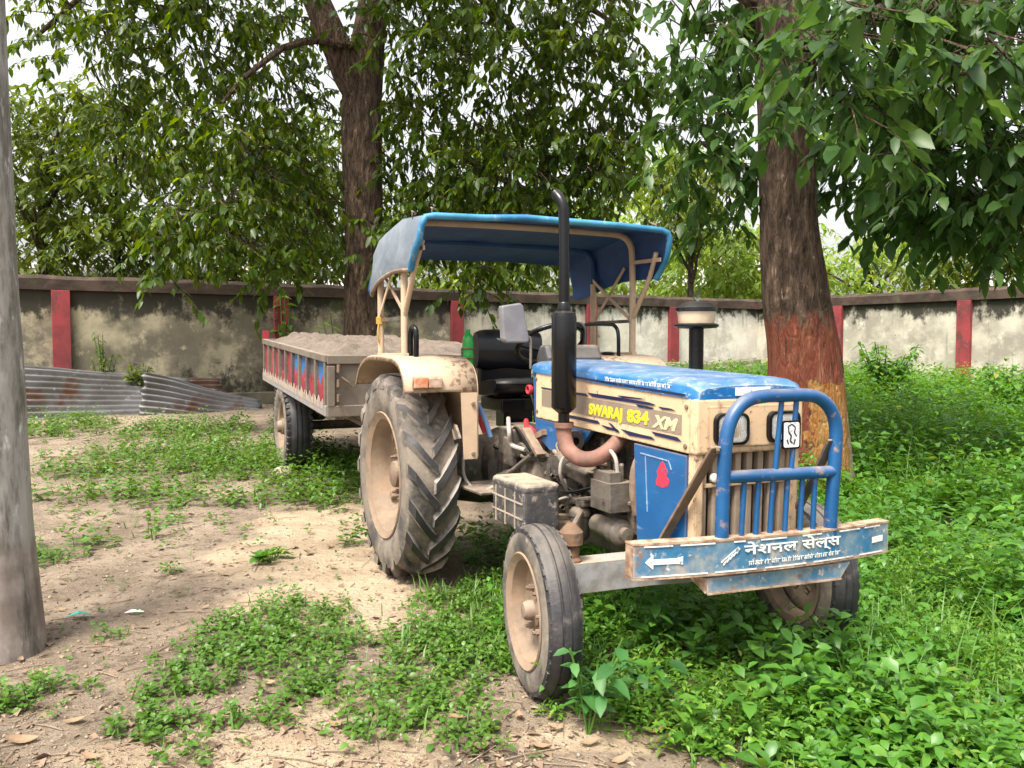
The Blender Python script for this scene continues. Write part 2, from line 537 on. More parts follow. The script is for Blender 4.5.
M['cement_sheet'] = surf('weathered_cement_sheet', (.36, .33, .28), (.24, .21, .16), 3, rough=.9, layers=[((.10, .10, .06), 6, .6, .75, .95)], bump=.2, bscale=20)
M['far_roof'] = surf('far_tin_roof', (.42, .40, .38), (.30, .27, .24), 2, rough=.7)
M['far_wall'] = surf('far_plaster', (.45, .41, .36), (.34, .31, .27), 2, rough=.9)
M['deadleaf'] = leaf_mat('dead_leaf', (.20, .115, .07), (.26, .17, .10), (.38, .27, .17), trans=.1, rough=.7)
M['flake'] = leaf_mat('rotted_leaf_flake', (.12, .075, .048), (.20, .135, .09), (.36, .27, .18), trans=.05, rough=.8)
M['grain'] = leaf_mat('soil_grain', (.13, .10, .075), (.25, .19, .14), (.42, .34, .26), trans=.0, rough=.95)
M['twig'] = surf('dry_twig', (.20, .14, .10), (.28, .21, .15), 10, rough=.9)
M['plaswaste'] = surf('white_plastic_scrap', (.7, .7, .68), rough=.5)
M['tealwaste'] = surf('teal_plastic_scrap', (.05, .42, .34), rough=.5)

def headlens_mat():
    m, n, l, p = nodes_of('ribbed_headlight_glass')
    co = n.new('ShaderNodeTexCoord').outputs['Object']
    w = n.new('ShaderNodeTexWave')
    w.bands_direction = 'Y'
    w.inputs['Scale'].default_value = 40
    w.inputs['Distortion'].default_value = .3
    l.new(co, w.inputs['Vector'])
    c = mixc(n, l, w.outputs['Fac'], (.74, .75, .74), (.90, .91, .90))
    c = mixc(n, l, noise_fac(n, l, co, 12, .55, .75), c, (.40, .33, .26))
    l.new(c, p.inputs['Base Color'])
    p.inputs['Metallic'].default_value = .35
    p.inputs['Roughness'].default_value = .22
    p.inputs['Coat Weight'].default_value = .8
    b = n.new('ShaderNodeBump')
    b.inputs['Strength'].default_value = .4
    b.inputs['Distance'].default_value = .004
    l.new(w.outputs['Fac'], b.inputs['Height'])
    l.new(b.outputs['Normal'], p.inputs['Normal'])
    return m


M['headlens'] = headlens_mat()
M['reflector'] = surf('tarnished_reflector', (.88, .88, .87), rough=.45, metal=.3, layers=[((.45, .40, .33), 14, .55, .72, .6)])


def headglass_mat():
    m, n, l, p = nodes_of('dusty_headlight_glass')
    co = n.new('ShaderNodeTexCoord').outputs['Object']
    p.inputs['Transmission Weight'].default_value = .85
    p.inputs['Base Color'].default_value = (.95, .96, .95, 1)
    l.new(math_n(n, l, 'ADD', .06, math_n(n, l, 'MULTIPLY', noise_fac(n, l, co, 20, .45, .75), .5)), p.inputs['Roughness'])
    w = n.new('ShaderNodeTexWave')
    w.bands_direction = 'Y'
    w.inputs['Scale'].default_value = 28
    l.new(co, w.inputs['Vector'])
    b = n.new('ShaderNodeBump')
    b.inputs['Strength'].default_value = .5
    b.inputs['Distance'].default_value = .004
    l.new(w.outputs['Fac'], b.inputs['Height'])
    l.new(b.outputs['Normal'], p.inputs['Normal'])
    return m


M['headglass'] = headglass_mat()

# leaves
M['leafA'] = leaf_mat('broad_leaf_green', (.019, .046, .004), (.050, .102, .008), (.15, .215, .017), trans=.54, rough=.42)
M['leafB'] = leaf_mat('deep_green_leaf', (.026, .070, .015), (.048, .112, .024), (.10, .18, .042), trans=.52, rough=.40, spec=.5)
M['leafBack'] = leaf_mat('background_leaf', (.05, .085, .012), (.075, .12, .015), (.15, .19, .025), trans=.45, rough=.5)
M['leafLight'] = leaf_mat('yellow_green_leaf', (.13, .24, .035), (.19, .30, .05), (.32, .36, .07), trans=.4, rough=.5)
M['weed_fine'] = leaf_mat('yellow_green_weed_leaf', (.06, .165, .018), (.105, .24, .026), (.20, .34, .045), trans=.36, rough=.5, yellow=(.38, .32, .08))
M['weed_tall'] = leaf_mat('broad_weed_leaf', (.045, .135, .018), (.07, .19, .026), (.12, .26, .036), trans=.34, rough=.4)
M['weed'] = leaf_mat('weed_leaf', (.045, .14, .017), (.085, .225, .026), (.165, .325, .042), trans=.36, rough=.42, yellow=(.35, .30, .06))
M['weed_dark'] = leaf_mat('dark_weed_leaf', (.045, .12, .016), (.075, .165, .020), (.13, .235, .034), trans=.3, rough=.45)
M['grass'] = leaf_mat('grass_blade', (.06, .16, .022), (.09, .20, .03), (.15, .26, .05), trans=.35, rough=.5, yellow=(.36, .30, .12))
M['bigleaf'] = leaf_mat('serrated_leaf', (.035, .12, .030), (.055, .165, .04), (.09, .22, .055), trans=.3, rough=.45)


def bark_mat(name, base, dark, paint=None):
    m, n, l, p = nodes_of(name)
    co = n.new('ShaderNodeTexCoord').outputs['Object']
    f1 = noise_fac(n, l, co, 6, .35, .65, detail=9, rough=.7, stretch=(3, 3, .7))
    c = mixc(n, l, f1, dark, base)
    f2 = noise_fac(n, l, co, 14, .62, .74, stretch=(1, 1, .5))
    c = mixc(n, l, f2, c, tuple(min(1, x * 2.0) for x in base))
    if paint:
        sp = n.new('ShaderNodeSeparateXYZ')
        l.new(co, sp.inputs[0])
        t = n.new('ShaderNodeTexNoise')
        t.inputs['Scale'].default_value = 5
        t.inputs['Detail'].default_value = 6
        l.new(co, t.inputs['Vector'])
        j = math_n(n, l, 'MULTIPLY', math_n(n, l, 'SUBTRACT', t.outputs['Fac'], .5), .35)
        zz = math_n(n, l, 'ADD', sp.outputs['Z'], j)
        bm_ = n.new('ShaderNodeMapRange')
        bm_.interpolation_type = 'SMOOTHSTEP'
        bm_.inputs['From Min'].default_value = paint['top'] + .07
        bm_.inputs['From Max'].default_value = paint['top'] - .07
        bm_.inputs['To Max'].default_value = .9
        l.new(math_n(n, l, 'ADD', zz, math_n(n, l, 'MULTIPLY', math_n(n, l, 'SUBTRACT', f1, .5), .10)), bm_.inputs['Value'])
        band = bm_.outputs[0]
        f3 = noise_fac(n, l, co, 7, .42, .7, stretch=(2.5, 2.5, .5))
        pc = mixc(n, l, f3, paint['col'], paint['col2'])
        pc = mixc(n, l, noise_fac(n, l, co, 10, .56, .68, detail=8, stretch=(2, 2, .4)), pc, (.085, .045, .032))
        c = mixc(n, l, band, c, pc)
        # bared orange wood on the side the bark has gone from
        dx = math_n(n, l, 'ADD', math_n(n, l, 'MULTIPLY', sp.outputs['X'], 1.0), j)
        w = math_n(n, l, 'MULTIPLY', math_n(n, l, 'GREATER_THAN', dx, paint['x']), math_n(n, l, 'LESS_THAN', zz, paint['wood_top']))
        wc = mixc(n, l, noise_fac(n, l, co, 8, .4, .66, stretch=(3, 3, .35)), paint['wood'], paint['wood2'])
        c = mixc(n, l, w, c, wc)
        pale = math_n(n, l, 'MULTIPLY', math_n(n, l, 'GREATER_THAN', dx, .27), math_n(n, l, 'LESS_THAN', zz, 1.12))
        c = mixc(n, l, pale, c, (.62, .50, .36))
    l.new(c, p.inputs['Base Color'])
    p.inputs['Roughness'].default_value = .9
    p.inputs['Specular IOR Level'].default_value = .2
    b = n.new('ShaderNodeBump')
    b.inputs['Strength'].default_value = 1.0
    b.inputs['Distance'].default_value = .06
    vo = n.new('ShaderNodeTexVoronoi')
    vo.feature = 'DISTANCE_TO_EDGE'
    vo.inputs['Scale'].default_value = 11
    mv = n.new('ShaderNodeMapping')
    mv.inputs['Scale'].default_value = (1.6, 1.6, .38)
    l.new(co, mv.inputs['Vector'])
    l.new(mv.outputs[0], vo.inputs['Vector'])
    crk = n.new('ShaderNodeMapRange')
    crk.inputs['From Max'].default_value = .12
    l.new(vo.outputs['Distance'], crk.inputs['Value'])
    l.new(math_n(n, l, 'ADD', f1, math_n(n, l, 'MULTIPLY', crk.outputs[0], .4)), b.inputs['Height'])
    l.new(b.outputs['Normal'], p.inputs['Normal'])
    return m


M['barkA'] = bark_mat('brown_bark', (.25, .17, .12), (.05, .034, .024))
M['barkB'] = bark_mat('painted_bark', (.22, .148, .105), (.045, .030, .021),
                      dict(top=1.60, col=(.32, .085, .050), col2=(.40, .17, .10), x=-.15, wood_top=1.02, wood=(.52, .22, .06), wood2=(.62, .38, .15)))
M['barkFar'] = bark_mat('far_bark', (.14, .11, .085), (.05, .04, .03))


def wall_mat():
    m, n, l, p = nodes_of('mouldy_lime_plaster')
    co = n.new('ShaderNodeTexCoord').outputs['Object']
    at_ = n.new('ShaderNodeAttribute')
    at_.attribute_name = 'clean'
    c = mixc(n, l, at_.outputs['Fac'], (.37, .325, .225), (.66, .62, .55))
    c = mixc(n, l, noise_fac(n, l, co, 1.3, .38, .62, detail=8), c, mixc(n, l, at_.outputs['Fac'], (.15, .133, .095), (.52, .48, .41)))
    c = mixc(n, l, noise_fac(n, l, co, 5, .62, .77, detail=8), c, (.38, .335, .24))
    sp = n.new('ShaderNodeSeparateXYZ')
    l.new(co, sp.inputs[0])
    # black mould running down from the coping and up from the damp foot
    t = n.new('ShaderNodeTexNoise')
    t.inputs['Scale'].default_value = 2.2
    t.inputs['Detail'].default_value = 9
    t.inputs['Roughness'].default_value = .7
    mp = n.new('ShaderNodeMapping')
    mp.inputs['Scale'].default_value = (1.3, 1.3, .9)
    l.new(co, mp.inputs['Vector'])
    l.new(mp.outputs[0], t.inputs['Vector'])
    up = n.new('ShaderNodeMapRange')
    up.inputs['From Min'].default_value = 1.1
    up.inputs['From Max'].default_value = 2.05
    up.inputs['To Min'].default_value = -.12
    up.inputs['To Max'].default_value = .36
    l.new(sp.outputs['Z'], up.inputs['Value'])
    dn = n.new('ShaderNodeMapRange')
    dn.inputs['From Min'].default_value = 1.15
    dn.inputs['From Max'].default_value = .0
    dn.inputs['To Min'].default_value = -.02
    dn.inputs['To Max'].default_value = .30
    l.new(sp.outputs['Z'], dn.inputs['Value'])
    mx = math_n(n, l, 'MAXIMUM', up.outputs[0], dn.outputs[0])
    s = math_n(n, l, 'ADD', t.outputs['Fac'], mx)
    s = math_n(n, l, 'SUBTRACT', s, math_n(n, l, 'MULTIPLY', at_.outputs['Fac'], .10))
    r = n.new('ShaderNodeMapRange')
    r.interpolation_type = 'SMOOTHSTEP'
    r.inputs['From Min'].default_value = .60
    r.inputs['From Max'].default_value = .74
    l.new(s, r.inputs['Value'])
    c = mixc(n, l, noise_fac(n, l, co, 1.1, .46, .60, detail=9, rough=.72), c, mixc(n, l, at_.outputs['Fac'], (.125, .11, .08), (.42, .385, .33)))
    c = mixc(n, l, noise_fac(n, l, co, 3.4, .56, .66, detail=9, rough=.7), c, mixc(n, l, at_.outputs['Fac'], (.40, .35, .24), (.70, .67, .61)))
    c = mixc(n, l, r.outputs[0], c, (.032, .029, .020))
    drip = math_n(n, l, 'ADD', noise_fac(n, l, co, 3.2, .48, .80, detail=6, stretch=(3, 3, .22)), math_n(n, l, 'SUBTRACT', up.outputs[0], .30))
    drip = math_n(n, l, 'MINIMUM', math_n(n, l, 'MAXIMUM', drip, 0.0), .8)
    c = mixc(n, l, drip, c, (.05, .045, .032))
    c = mixc(n, l, noise_fac(n, l, co, 26, .64, .70, detail=4), c, (.05, .046, .034))
    c = mixc(n, l, noise_fac(n, l, co, .9, .60, .70, detail=7), c, (.07, .085, .035))
    l.new(c, p.inputs['Base Color'])
    p.inputs['Roughness'].default_value = .95
    b = n.new('ShaderNodeBump')
    b.inputs['Strength'].default_value = .3
    b.inputs['Distance'].default_value = .03
    l.new(t.outputs['Fac'], b.inputs['Height'])
    l.new(b.outputs['Normal'], p.inputs['Normal'])
    return m


M['wall'] = wall_mat()
M['coping'] = surf('blackened_coping', (.042, .027, .020), (.085, .056, .042), 3, rough=.95, layers=[((.15, .115, .09), 5, .66, .78, .95), ((.05, .065, .03), 4, .56, .72, .95), ((.26, .055, .045), 1.3, .62, .70, .9)], bump=.4, bscale=14)
M['pillar'] = surf('red_pillar_paint', (.26, .034, .04), (.17, .026, .03), 3, rough=.8, layers=[((.05, .035, .03), 2.2, .52, .66, .9, (1.5, 1.5, .5)), ((.34, .24, .2), 9, .64, .72, .9), ((.08, .04, .035), 4, .58, .74, .9, (2, 2, .7)), ((.30, .09, .085), 7, .62, .75, .9)], bump=.15, bscale=20)
M['plinth'] = surf('damp_plinth', (.16, .14, .10), (.07, .065, .045), 2, rough=.95, bump=.3, bscale=14)


def pole_mat():
    m, n, l, p = nodes_of('weathered_concrete_pole')
    co = n.new('ShaderNodeTexCoord').outputs['Object']
    c = mixc(n, l, noise_fac(n, l, co, 5, .4, .62, detail=9, rough=.7, stretch=(2, 2, .45)), (.34, .32, .295), (.13, .118, .10))
    c = mixc(n, l, noise_fac(n, l, co, 16, .58, .7, detail=8, stretch=(1, 1, .4)), c, (.58, .56, .53))
    sp = n.new('ShaderNodeSeparateXYZ')
    l.new(co, sp.inputs[0])
    t = n.new('ShaderNodeTexNoise')
    t.inputs['Scale'].default_value = 4
    l.new(co, t.inputs['Vector'])
    zz = math_n(n, l, 'ADD', sp.outputs['Z'], math_n(n, l, 'MULTIPLY', t.outputs['Fac'], .55))
    lw = n.new('ShaderNodeMapRange')
    lw.interpolation_type = 'SMOOTHSTEP'
    lw.inputs['From Min'].default_value = .92
    lw.inputs['From Max'].default_value = .74
    lw.inputs['To Max'].default_value = .75
    l.new(zz, lw.inputs['Value'])
    low = lw.outputs[0]
    c = mixc(n, l, low, c, mixc(n, l, noise_fac(n, l, co, 7, .4, .65), (.20, .155, .135), (.30, .25, .22)))
    c = mixc(n, l, noise_fac(n, l, co, 3.5, .55, .70, detail=9, rough=.7, stretch=(2, 2, .3)), c, (.075, .068, .058))
    l.new(c, p.inputs['Base Color'])
    p.inputs['Roughness'].default_value = .92
    b = n.new('ShaderNodeBump')
    b.inputs['Strength'].default_value = .8
    b.inputs['Distance'].default_value = .03
    l.new(t.outputs['Fac'], b.inputs['Height'])
    l.new(b.outputs['Normal'], p.inputs['Normal'])
    return m


M['pole'] = pole_mat()


def ground_mat():
    m, n, l, p = nodes_of('sandy_soil')
    co = n.new('ShaderNodeTexCoord').outputs['Object']
    a1 = n.new('ShaderNodeAttribute')
    a1.attribute_name = 'sand'
    a2 = n.new('ShaderNodeAttribute')
    a2.attribute_name = 'humus_shade'
    soil = mixc(n, l, noise_fac(n, l, co, 1.7, .36, .64, detail=8), (.345, .27, .20), (.22, .17, .125))
    soil = mixc(n, l, noise_fac(n, l, co, 9, .50, .66, detail=10, rough=.75), soil, (.125, .093, .07))
    soil = mixc(n, l, noise_fac(n, l, co, 31, .60, .70, detail=6, rough=.7), soil, (.46, .375, .285))
    sand = mixc(n, l, noise_fac(n, l, co, 3, .36, .64, detail=8), (.52, .41, .285), (.41, .31, .21))
    sand = mixc(n, l, noise_fac(n, l, co, 24, .60, .74, detail=8, rough=.7), sand, (.27, .19, .13))
    jit = noise_fac(n, l, co, 5, .2, .8, detail=8)
    k = math_n(n, l, 'ADD', a1.outputs['Fac'], math_n(n, l, 'MULTIPLY', math_n(n, l, 'SUBTRACT', jit, .5), .55))
    r = n.new('ShaderNodeMapRange')
    r.interpolation_type = 'SMOOTHSTEP'
    r.inputs['From Min'].default_value = .28
    r.inputs['From Max'].default_value = .72
    l.new(k, r.inputs['Value'])
    c = mixc(n, l, r.outputs[0], soil, sand)
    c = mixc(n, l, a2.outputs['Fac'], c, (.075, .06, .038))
    l.new(c, p.inputs['Base Color'])
    p.inputs['Roughness'].default_value = .97
    p.inputs['Specular IOR Level'].default_value = .15
    t = n.new('ShaderNodeTexNoise')
    t.inputs['Scale'].default_value = 14
    t.inputs['Detail'].default_value = 12
    t.inputs['Roughness'].default_value = .72
    l.new(co, t.inputs['Vector'])
    b = n.new('ShaderNodeBump')
    b.inputs['Strength'].default_value = 1.0
    b.inputs['Distance'].default_value = .05
    l.new(t.outputs['Fac'], b.inputs['Height'])
    l.new(b.outputs['Normal'], p.inputs['Normal'])
    return m


M['ground'] = ground_mat()

# ------------------------------------------------------------------ ground sheet
def gp(u, v):
    """ground point (flat part) seen at a measured place of the photograph"""
    d = ray(u, v)
    k = CAM_H / -d[2]
    return d[0] * k, d[1] * k


# (u, v, radius x, radius y, strength) measured patches
VEG = [(255, 640, .30, .55, .9), (300, 655, .3, .3, .7), (205, 670, .18, .3, .7), (420, 700, .25, .35, .9), (470, 640, .35, .5, 1), (420, 640, .2, .25, .6),
       (500, 600, .4, .5, .9), (300, 690, .2, .2, .5), (150, 730, .12, .1, .8), (230, 722, .2, .1, .8), (15, 700, .14, .15, .9), (80, 690, .1, .1, .4),
       (465, 740, .12, .15, .6), (185, 760, .12, .08, .7), (345, 545, .18, .12, .7), (275, 610, .1, .1, .4), (170, 572, .08, .1, .5), (110, 640, .1, .06, .5),
       (140, 530, .3, .25, .5), (60, 550, .3, .3, .45), (330, 620, .14, .12, .5), (300, 475, 1.5, .9, 1.0), (230, 470, 1.5, .8, .9), (190, 450, 1.0, .7, .7), (330, 500, .8, .5, .9), (70, 445, .6, .6, .6), (90, 480, .6, .4, .6),
       (100, 500, .7, .3, .55), (200, 505, .6, .3, .45), (150, 470, .6, .5, .6), (60, 450, .7, .6, .5), (350, 480, .8, .9, .9), (500, 555, .5, .5, .5)]
VEGW = [(*gp(u, v), rx, ry, s) for u, v, rx, ry, s in VEG]


def veg_left(x, y):
    t = np.zeros_like(x)
    for cx, cy, rx, ry, s in VEGW:
        q = np.sqrt(((x - cx) / rx) ** 2 + ((y - cy) / ry) ** 2)
        t = np.maximum(t, s * (1 - sstep(.45, 1.5, q + 1.0 * (fbm(x * 3.5, y * 3.5, 21) - .47))))
    return t


def veg_right(x, y):
    """how thick the weeds stand right of the tractor, 0..1"""
    edge = np.interp(y, [2.3, 2.75, 3.05, 3.3, 3.8, 4.6, 5.5, 7, 9, 12, 20], [1.05, .75, .33, .15, .05, .0, .1, .4, 1.0, .0, 0])
    w = .22 + .5 * (fbm(x * 1.6, y * 1.6, 33) - .47)
    return sstep(-.12, .30, x - edge + w * .6)


xs = np.unique(np.concatenate([np.linspace(-600, -14, 14), np.linspace(-14, 14, 340), np.linspace(14, 600, 14)]))
ys = np.unique(np.concatenate([np.linspace(-200, 1.2, 8), np.linspace(1.2, 9, 150), np.linspace(9, 26, 120), np.linspace(26, 900, 16)]))
GX, GY = np.meshgrid(xs, ys)
GZ = ground_z(GX, GY)
gv = np.stack([GX, GY, GZ], -1).reshape(-1, 3)
nx, ny = len(xs), len(ys)
I = (np.arange(ny - 1)[:, None] * nx + np.arange(nx - 1)[None]).ravel()
gt = np.concatenate([np.stack([I, I + 1, I + nx + 1], 1), np.stack([I, I + nx + 1, I + nx], 1)])
ground = tag(tri_mesh('ground', gv, gt, M['ground']), 'sandy bare ground of the yard', 'ground', kind='structure')
X_, Y_ = gv[:, 0], gv[:, 1]
sand = np.zeros(len(gv))
for u, v, rx, ry in ((300, 740, .62, .36), (390, 705, .4, .3), (410, 610, .55, .5), (330, 600, .6, .6), (300, 555, .7, .7), (350, 520, .8, .9), (250, 760, .7, .2), (620, 740, .5, .12), (430, 570, .5, .6)):
    cx, cy = gp(u, v)
    q = np.sqrt(((X_ - cx) / rx) ** 2 + ((Y_ - cy) / ry) ** 2)
    sand = np.maximum(sand, 1 - sstep(.5, 1.3, q))
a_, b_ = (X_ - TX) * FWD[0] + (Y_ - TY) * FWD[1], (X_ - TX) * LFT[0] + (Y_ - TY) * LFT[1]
under = (1 - sstep(.45, .75, np.abs(b_) + .3 * (fbm(X_ * 3, Y_ * 3, 71) - .47))) * sstep(-1.2, -.2, a_) * (1 - sstep(1.8, 2.6, a_))  # tractor's shade painted into the soil colour, joined with the humus below
humus_shade = np.maximum(np.maximum(.8 * veg_right(X_, Y_), .45 * veg_left(X_, Y_)), .8 * under) * (Y_ < 60)
for nm, arr in (('sand', sand), ('humus_shade', humus_shade)):
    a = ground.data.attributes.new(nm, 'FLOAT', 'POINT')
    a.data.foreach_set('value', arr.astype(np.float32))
ground.data.shade_smooth()

# ------------------------------------------------------------------ boundary walls
WALL_TOP, WALL_FOOT = 2.55, .30


def wall(name, label, a, b, pillars, clean):
    a, b = Vector((*a, 0)), Vector((*b, 0))
    L = (b - a).length
    ang = math.atan2(b.y - a.y, b.x - a.x)
    root = thing(name, label, 'wall', (a.x, a.y, WALL_FOOT), (0, 0, ang))
    H = WALL_TOP - WALL_FOOT
    n = 60
    mb = MB()                                   # local x along the wall, -y faces the camera
    rows = []
    for i in range(n + 1):
        x = L * i / n
        rows.append([(x, 0, -.25), (x, 0, H * .25), (x, 0, H * .5), (x, 0, H * .75), (x, 0, H - .24), (x, .2, H - .24), (x, .2, -.25)])
    mb.loft(rows, cap=True)
    w = mb.build('wall_panel', M['wall'], root)
    at_ = w.data.attributes.new('clean', 'FLOAT', 'POINT')
    for i, v in enumerate(w.data.vertices):
        at_.data[i].value = clean(v.co.x / L)
    # worn coping in lengths with uneven top
    cp = MB()
    rows = []
    for i in range(n + 1):
        x = L * i / n
        j = random.uniform(-.012, .012)
        rows.append([(x, -.075, H - .235), (x, -.085 + j * .4, H - .06 + j), (x, -.03, H + j), (x, .22, H + j), (x, .27, H - .06), (x, .27, H - .235), (x, -.075, H - .235)])
    cp.loft(rows, cap=True)
    cp.build('coping', M['coping'], root)
    MB().box((L / 2, -.045, .02), (L, .086, .5)).build('plinth', M['plinth'], root, bevel=.02)
    for px in pillars:
        MB().box((px, -.052, (H - .24) / 2 - .1), (.27, .098, H - .24 + .2)).build('pillar', M['pillar'], root, bevel=.008)
    return root


def on_line(u, a, b):
    """distance along the wall a-b at picture column u"""
    dx, dy = ray(u, 344)[:2]
    ax, ay = a
    ex, ey = b[0] - a[0], b[1] - a[1]
    L = math.hypot(ex, ey)
    ex, ey = ex / L, ey / L
    t = (ax * dy - ay * dx) / (dx * ey - dy * ex)
    return t


W0, WC, W1 = (-11.4, 11.31), (6.17, 20.7), (12.0, 12.3)
wall('boundary_wall', 'long mouldy boundary wall with red pillars behind the trailer and tractor', W0, WC,
     [on_line(u, W0, WC) for u in (62, 281, 456, 590, 672)], lambda t: float(sstep(.52, .72, t)))
wall('boundary_wall', 'pale stained boundary wall with red pillars running forward on the right', WC, W1,
     [on_line(u, WC, W1) for u in (838, 965)] + [on_line(965, WC, W1) + 3.2], lambda t: .5)

# ------------------------------------------------------------------ leaf machinery
def norm(a):
    return a / np.maximum(np.linalg.norm(a, axis=-1, keepdims=True), 1e-9)


def leaves(P, D, L, W, droop=.15, fold=.12, lod=1, roll=None):
    """one blade per row: base P, direction D, length L, width W"""
    n = len(P)
    D = norm(D)
    up = np.tile([0, 0, 1.0], (n, 1))
    S = np.cross(D, up)
    bad = np.linalg.norm(S, axis=1) < .05
    S[bad] = [1, 0, 0]
    S = norm(S)
    N = np.cross(S, D)
    if roll is None: roll = RNG.normal(0, .45, n)
    c, s = np.cos(roll)[:, None], np.sin(roll)[:, None]
    S, N = S * c + N * s, N * c - S * s
    L, W = np.asarray(L)[:, None], np.asarray(W)[:, None]
    dz = -up * droop * L
    if lod == 0:
        l = P + D * L * .42 + S * W * .5 + N * fold * W
        r = P + D * L * .42 - S * W * .5 + N * fold * W
        V = np.stack([P, l, P + D * L + dz, r], 1).reshape(-1, 3)
        T = np.array([[0, 2, 1], [0, 3, 2]])
        k = 4
    else:
        m1 = P + D * L * .34 + N * L * .03
        m2 = P + D * L * .68 + dz * .35
        l1, r1 = m1 + S * W * .46 + N * fold * W, m1 - S * W * .46 + N * fold * W
        l2, r2 = m2 + S * W * .40 + N * fold * W * .8, m2 - S * W * .40 + N * fold * W * .8
        V = np.stack([P, m1, m2, P + D * L + dz, l1, l2, r1, r2], 1).reshape(-1, 3)
        T = np.array([[0, 1, 4], [1, 2, 5], [1, 5, 4], [2, 3, 5], [0, 6, 1], [1, 6, 7], [1, 7, 2], [2, 7, 3]])
        k = 8
    T = (np.arange(n)[:, None, None] * k + T[None]).reshape(-1, 3)
    return V, T


def twig_tubes(B, C, E, r0=.010):
    """thin three-sided stems B-C-E"""
    n = len(B)
    rows = []
    for P, r in ((B, r0), (C, r0 * .7), ((C + E) / 2 + np.array([0, 0, .03]), r0 * .5), (E, r0 * .25)):
        for k in range(3):
            a = 2 * PI * k / 3
            rows.append(P + np.array([math.cos(a), math.sin(a), math.sin(a + 1)]) * r)
    V = np.stack(rows, 1).reshape(-1, 3)
    T = []
    for i in range(3):
        for k in range(3):
            a, b = i * 3 + k, i * 3 + (k + 1) % 3
            T += [[a, b, b + 3], [a, b + 3, a + 3]]
    T = (np.arange(n)[:, None, None] * 12 + np.array(T)[None]).reshape(-1, 3)
    return V, T


def crown_leaves(blobs, per, size, hang=.55, twig=(.35, .7), nl=12, lod=1, out_from=None, wr=.40, tw=None):
    """blobs: (centre, radii, number of twigs); every twig carries nl hanging leaves"""
    Ps, Ds, Bs, Cs, Es = [], [], [], [], []
    for c, r, num in blobs:
        c, r = np.array(c, float), np.array(r, float)
        q = norm(RNG.normal(size=(num, 3))) * (RNG.uniform(.1, 1, (num, 1)) ** .45)
        C = c + q * r
        d = RNG.normal(size=(num, 3)) * .7 + q * .6
        d[:, 2] = -abs(d[:, 2]) * .5 - .1
        d = norm(d)
        Lt = RNG.uniform(*twig, num)
        inw = (c - C)
        ln_ = np.linalg.norm(inw, axis=1, keepdims=True)
        Bs.append(C + inw / np.maximum(ln_, 1e-6) * np.minimum(ln_ * .5, .28) - d * .12 + RNG.normal(0, .03, C.shape))
        Cs.append(C)
        Es.append(C + d * Lt[:, None] + np.array([0, 0, -.18]) * Lt[:, None])
        for k in range(nl):
            t = (k + .5) / nl
            p = C + d * (Lt * t)[:, None]
            p[:, 2] -= .18 * Lt * t * t
            az = RNG.uniform(0, 2 * PI, num)
            o = np.stack([np.cos(az), np.sin(az), np.zeros(num)], 1)
            dd = norm(o * .75 + d * .5 + np.array([0, 0, -hang])[None] * RNG.uniform(.3, 1.7, (num, 1)))
            Ps.append(p)
            Ds.append(dd)
    if tw is not None: tw.append(twig_tubes(np.concatenate(Bs), np.concatenate(Cs), np.concatenate(Es)))
    P, D = np.concatenate(Ps), np.concatenate(Ds)
    L = size * (.45 + .95 * RNG.uniform(0, 1, len(P)) ** 1.1)
    return leaves(P, D, L, L * wr * RNG.uniform(.8, 1.2, len(P)), lod=lod)


def blob(u, v, Y, ru, rv, rd, n):
    return (at(u, v, Y), (ru * Y / F_PX, rd, rv * Y / F_PX), n)


def limb(mb, a, b, r0, r1, sag=.2, n=7):
    a, b = Vector(a), Vector(b)
    pts = []
    for i in range(n + 1):
        t = i / n
        p = a.lerp(b, t)
        p.z += sag * math.sin(PI * t) * (b - a).length * .5
        p += Vector((random.uniform(-1, 1), random.uniform(-1, 1), random.uniform(-1, 1))) * .04 * (0 < i < n)
        pts.append(p)
    mb.tube(pts, [r0 + (r1 - r0) * i / n for i in range(n + 1)], seg=8)


def trunk_mesh(path, radii, seg=40, lump=.05, seed=3):
    P = poly_len(path, 10)
    R = np.interp(np.linspace(0, len(radii) - 1, len(P)), range(len(radii)), radii)
    mb = MB()
    rows = []
    for i, p in enumerate(P):
        row = []
        for k in range(seg + 1):
            t = 2 * PI * (k % seg) / seg
            w = 1 + lump * 2 * (float(fbm(np.cos(t) * 2.5 + 9, np.sin(t) * 2.5 + p.z * .9, seed)) - .47) + .05 * (float(vnoise(t * 5 if k % seg else 0, p.z * 2.3, seed + 4)) - .5)
            row.append((p.x + R[i] * w * math.cos(t), p.y + R[i] * w * math.sin(t), p.z))
        rows.append(row)
    mb.loft(rows)
    return mb


# ------------------------------------------------------------------ the two big trees inside the yard
gA = at(365, 344, 12.2)
zA = float(ground_z(gA[0], 12.2))
treeA = thing('broadleaf_tree', 'tall dark forked tree standing behind the trailer with leafy crown', 'tree', (gA[0], 12.2, zA))
bx = gA[0]
path = [(0, 0, -.1), (.0, 0, .5), (-.02, 0, 1.5), (.0, 0, 3.0), (-.03, 0, 4.2), (.0, .05, 5.0), (.12, .1, 6.0), (.30, .15, 7.6)]
tA = trunk_mesh(path, [.48, .33, .285, .275, .29, .28, .22, .17], seed=3)
limb(tA, (-.02, -.02, 4.75), (-.95, -.35, 6.9), .25, .17, .0)
limb(tA, (-1.1, -.3, 6.8), (-2.6, -.4, 8.0), .12, .06)
limb(tA, (.1, 0, 6.0), (2.3, -.3, 6.1), .15, .06, .3)
limb(tA, (1.0, -.2, 6.3), (2.6, -.8, 4.9), .08, .03, .3)
limb(tA, (1.4, -.2, 6.4), (3.6, -.5, 5.6), .07, .03, .3)
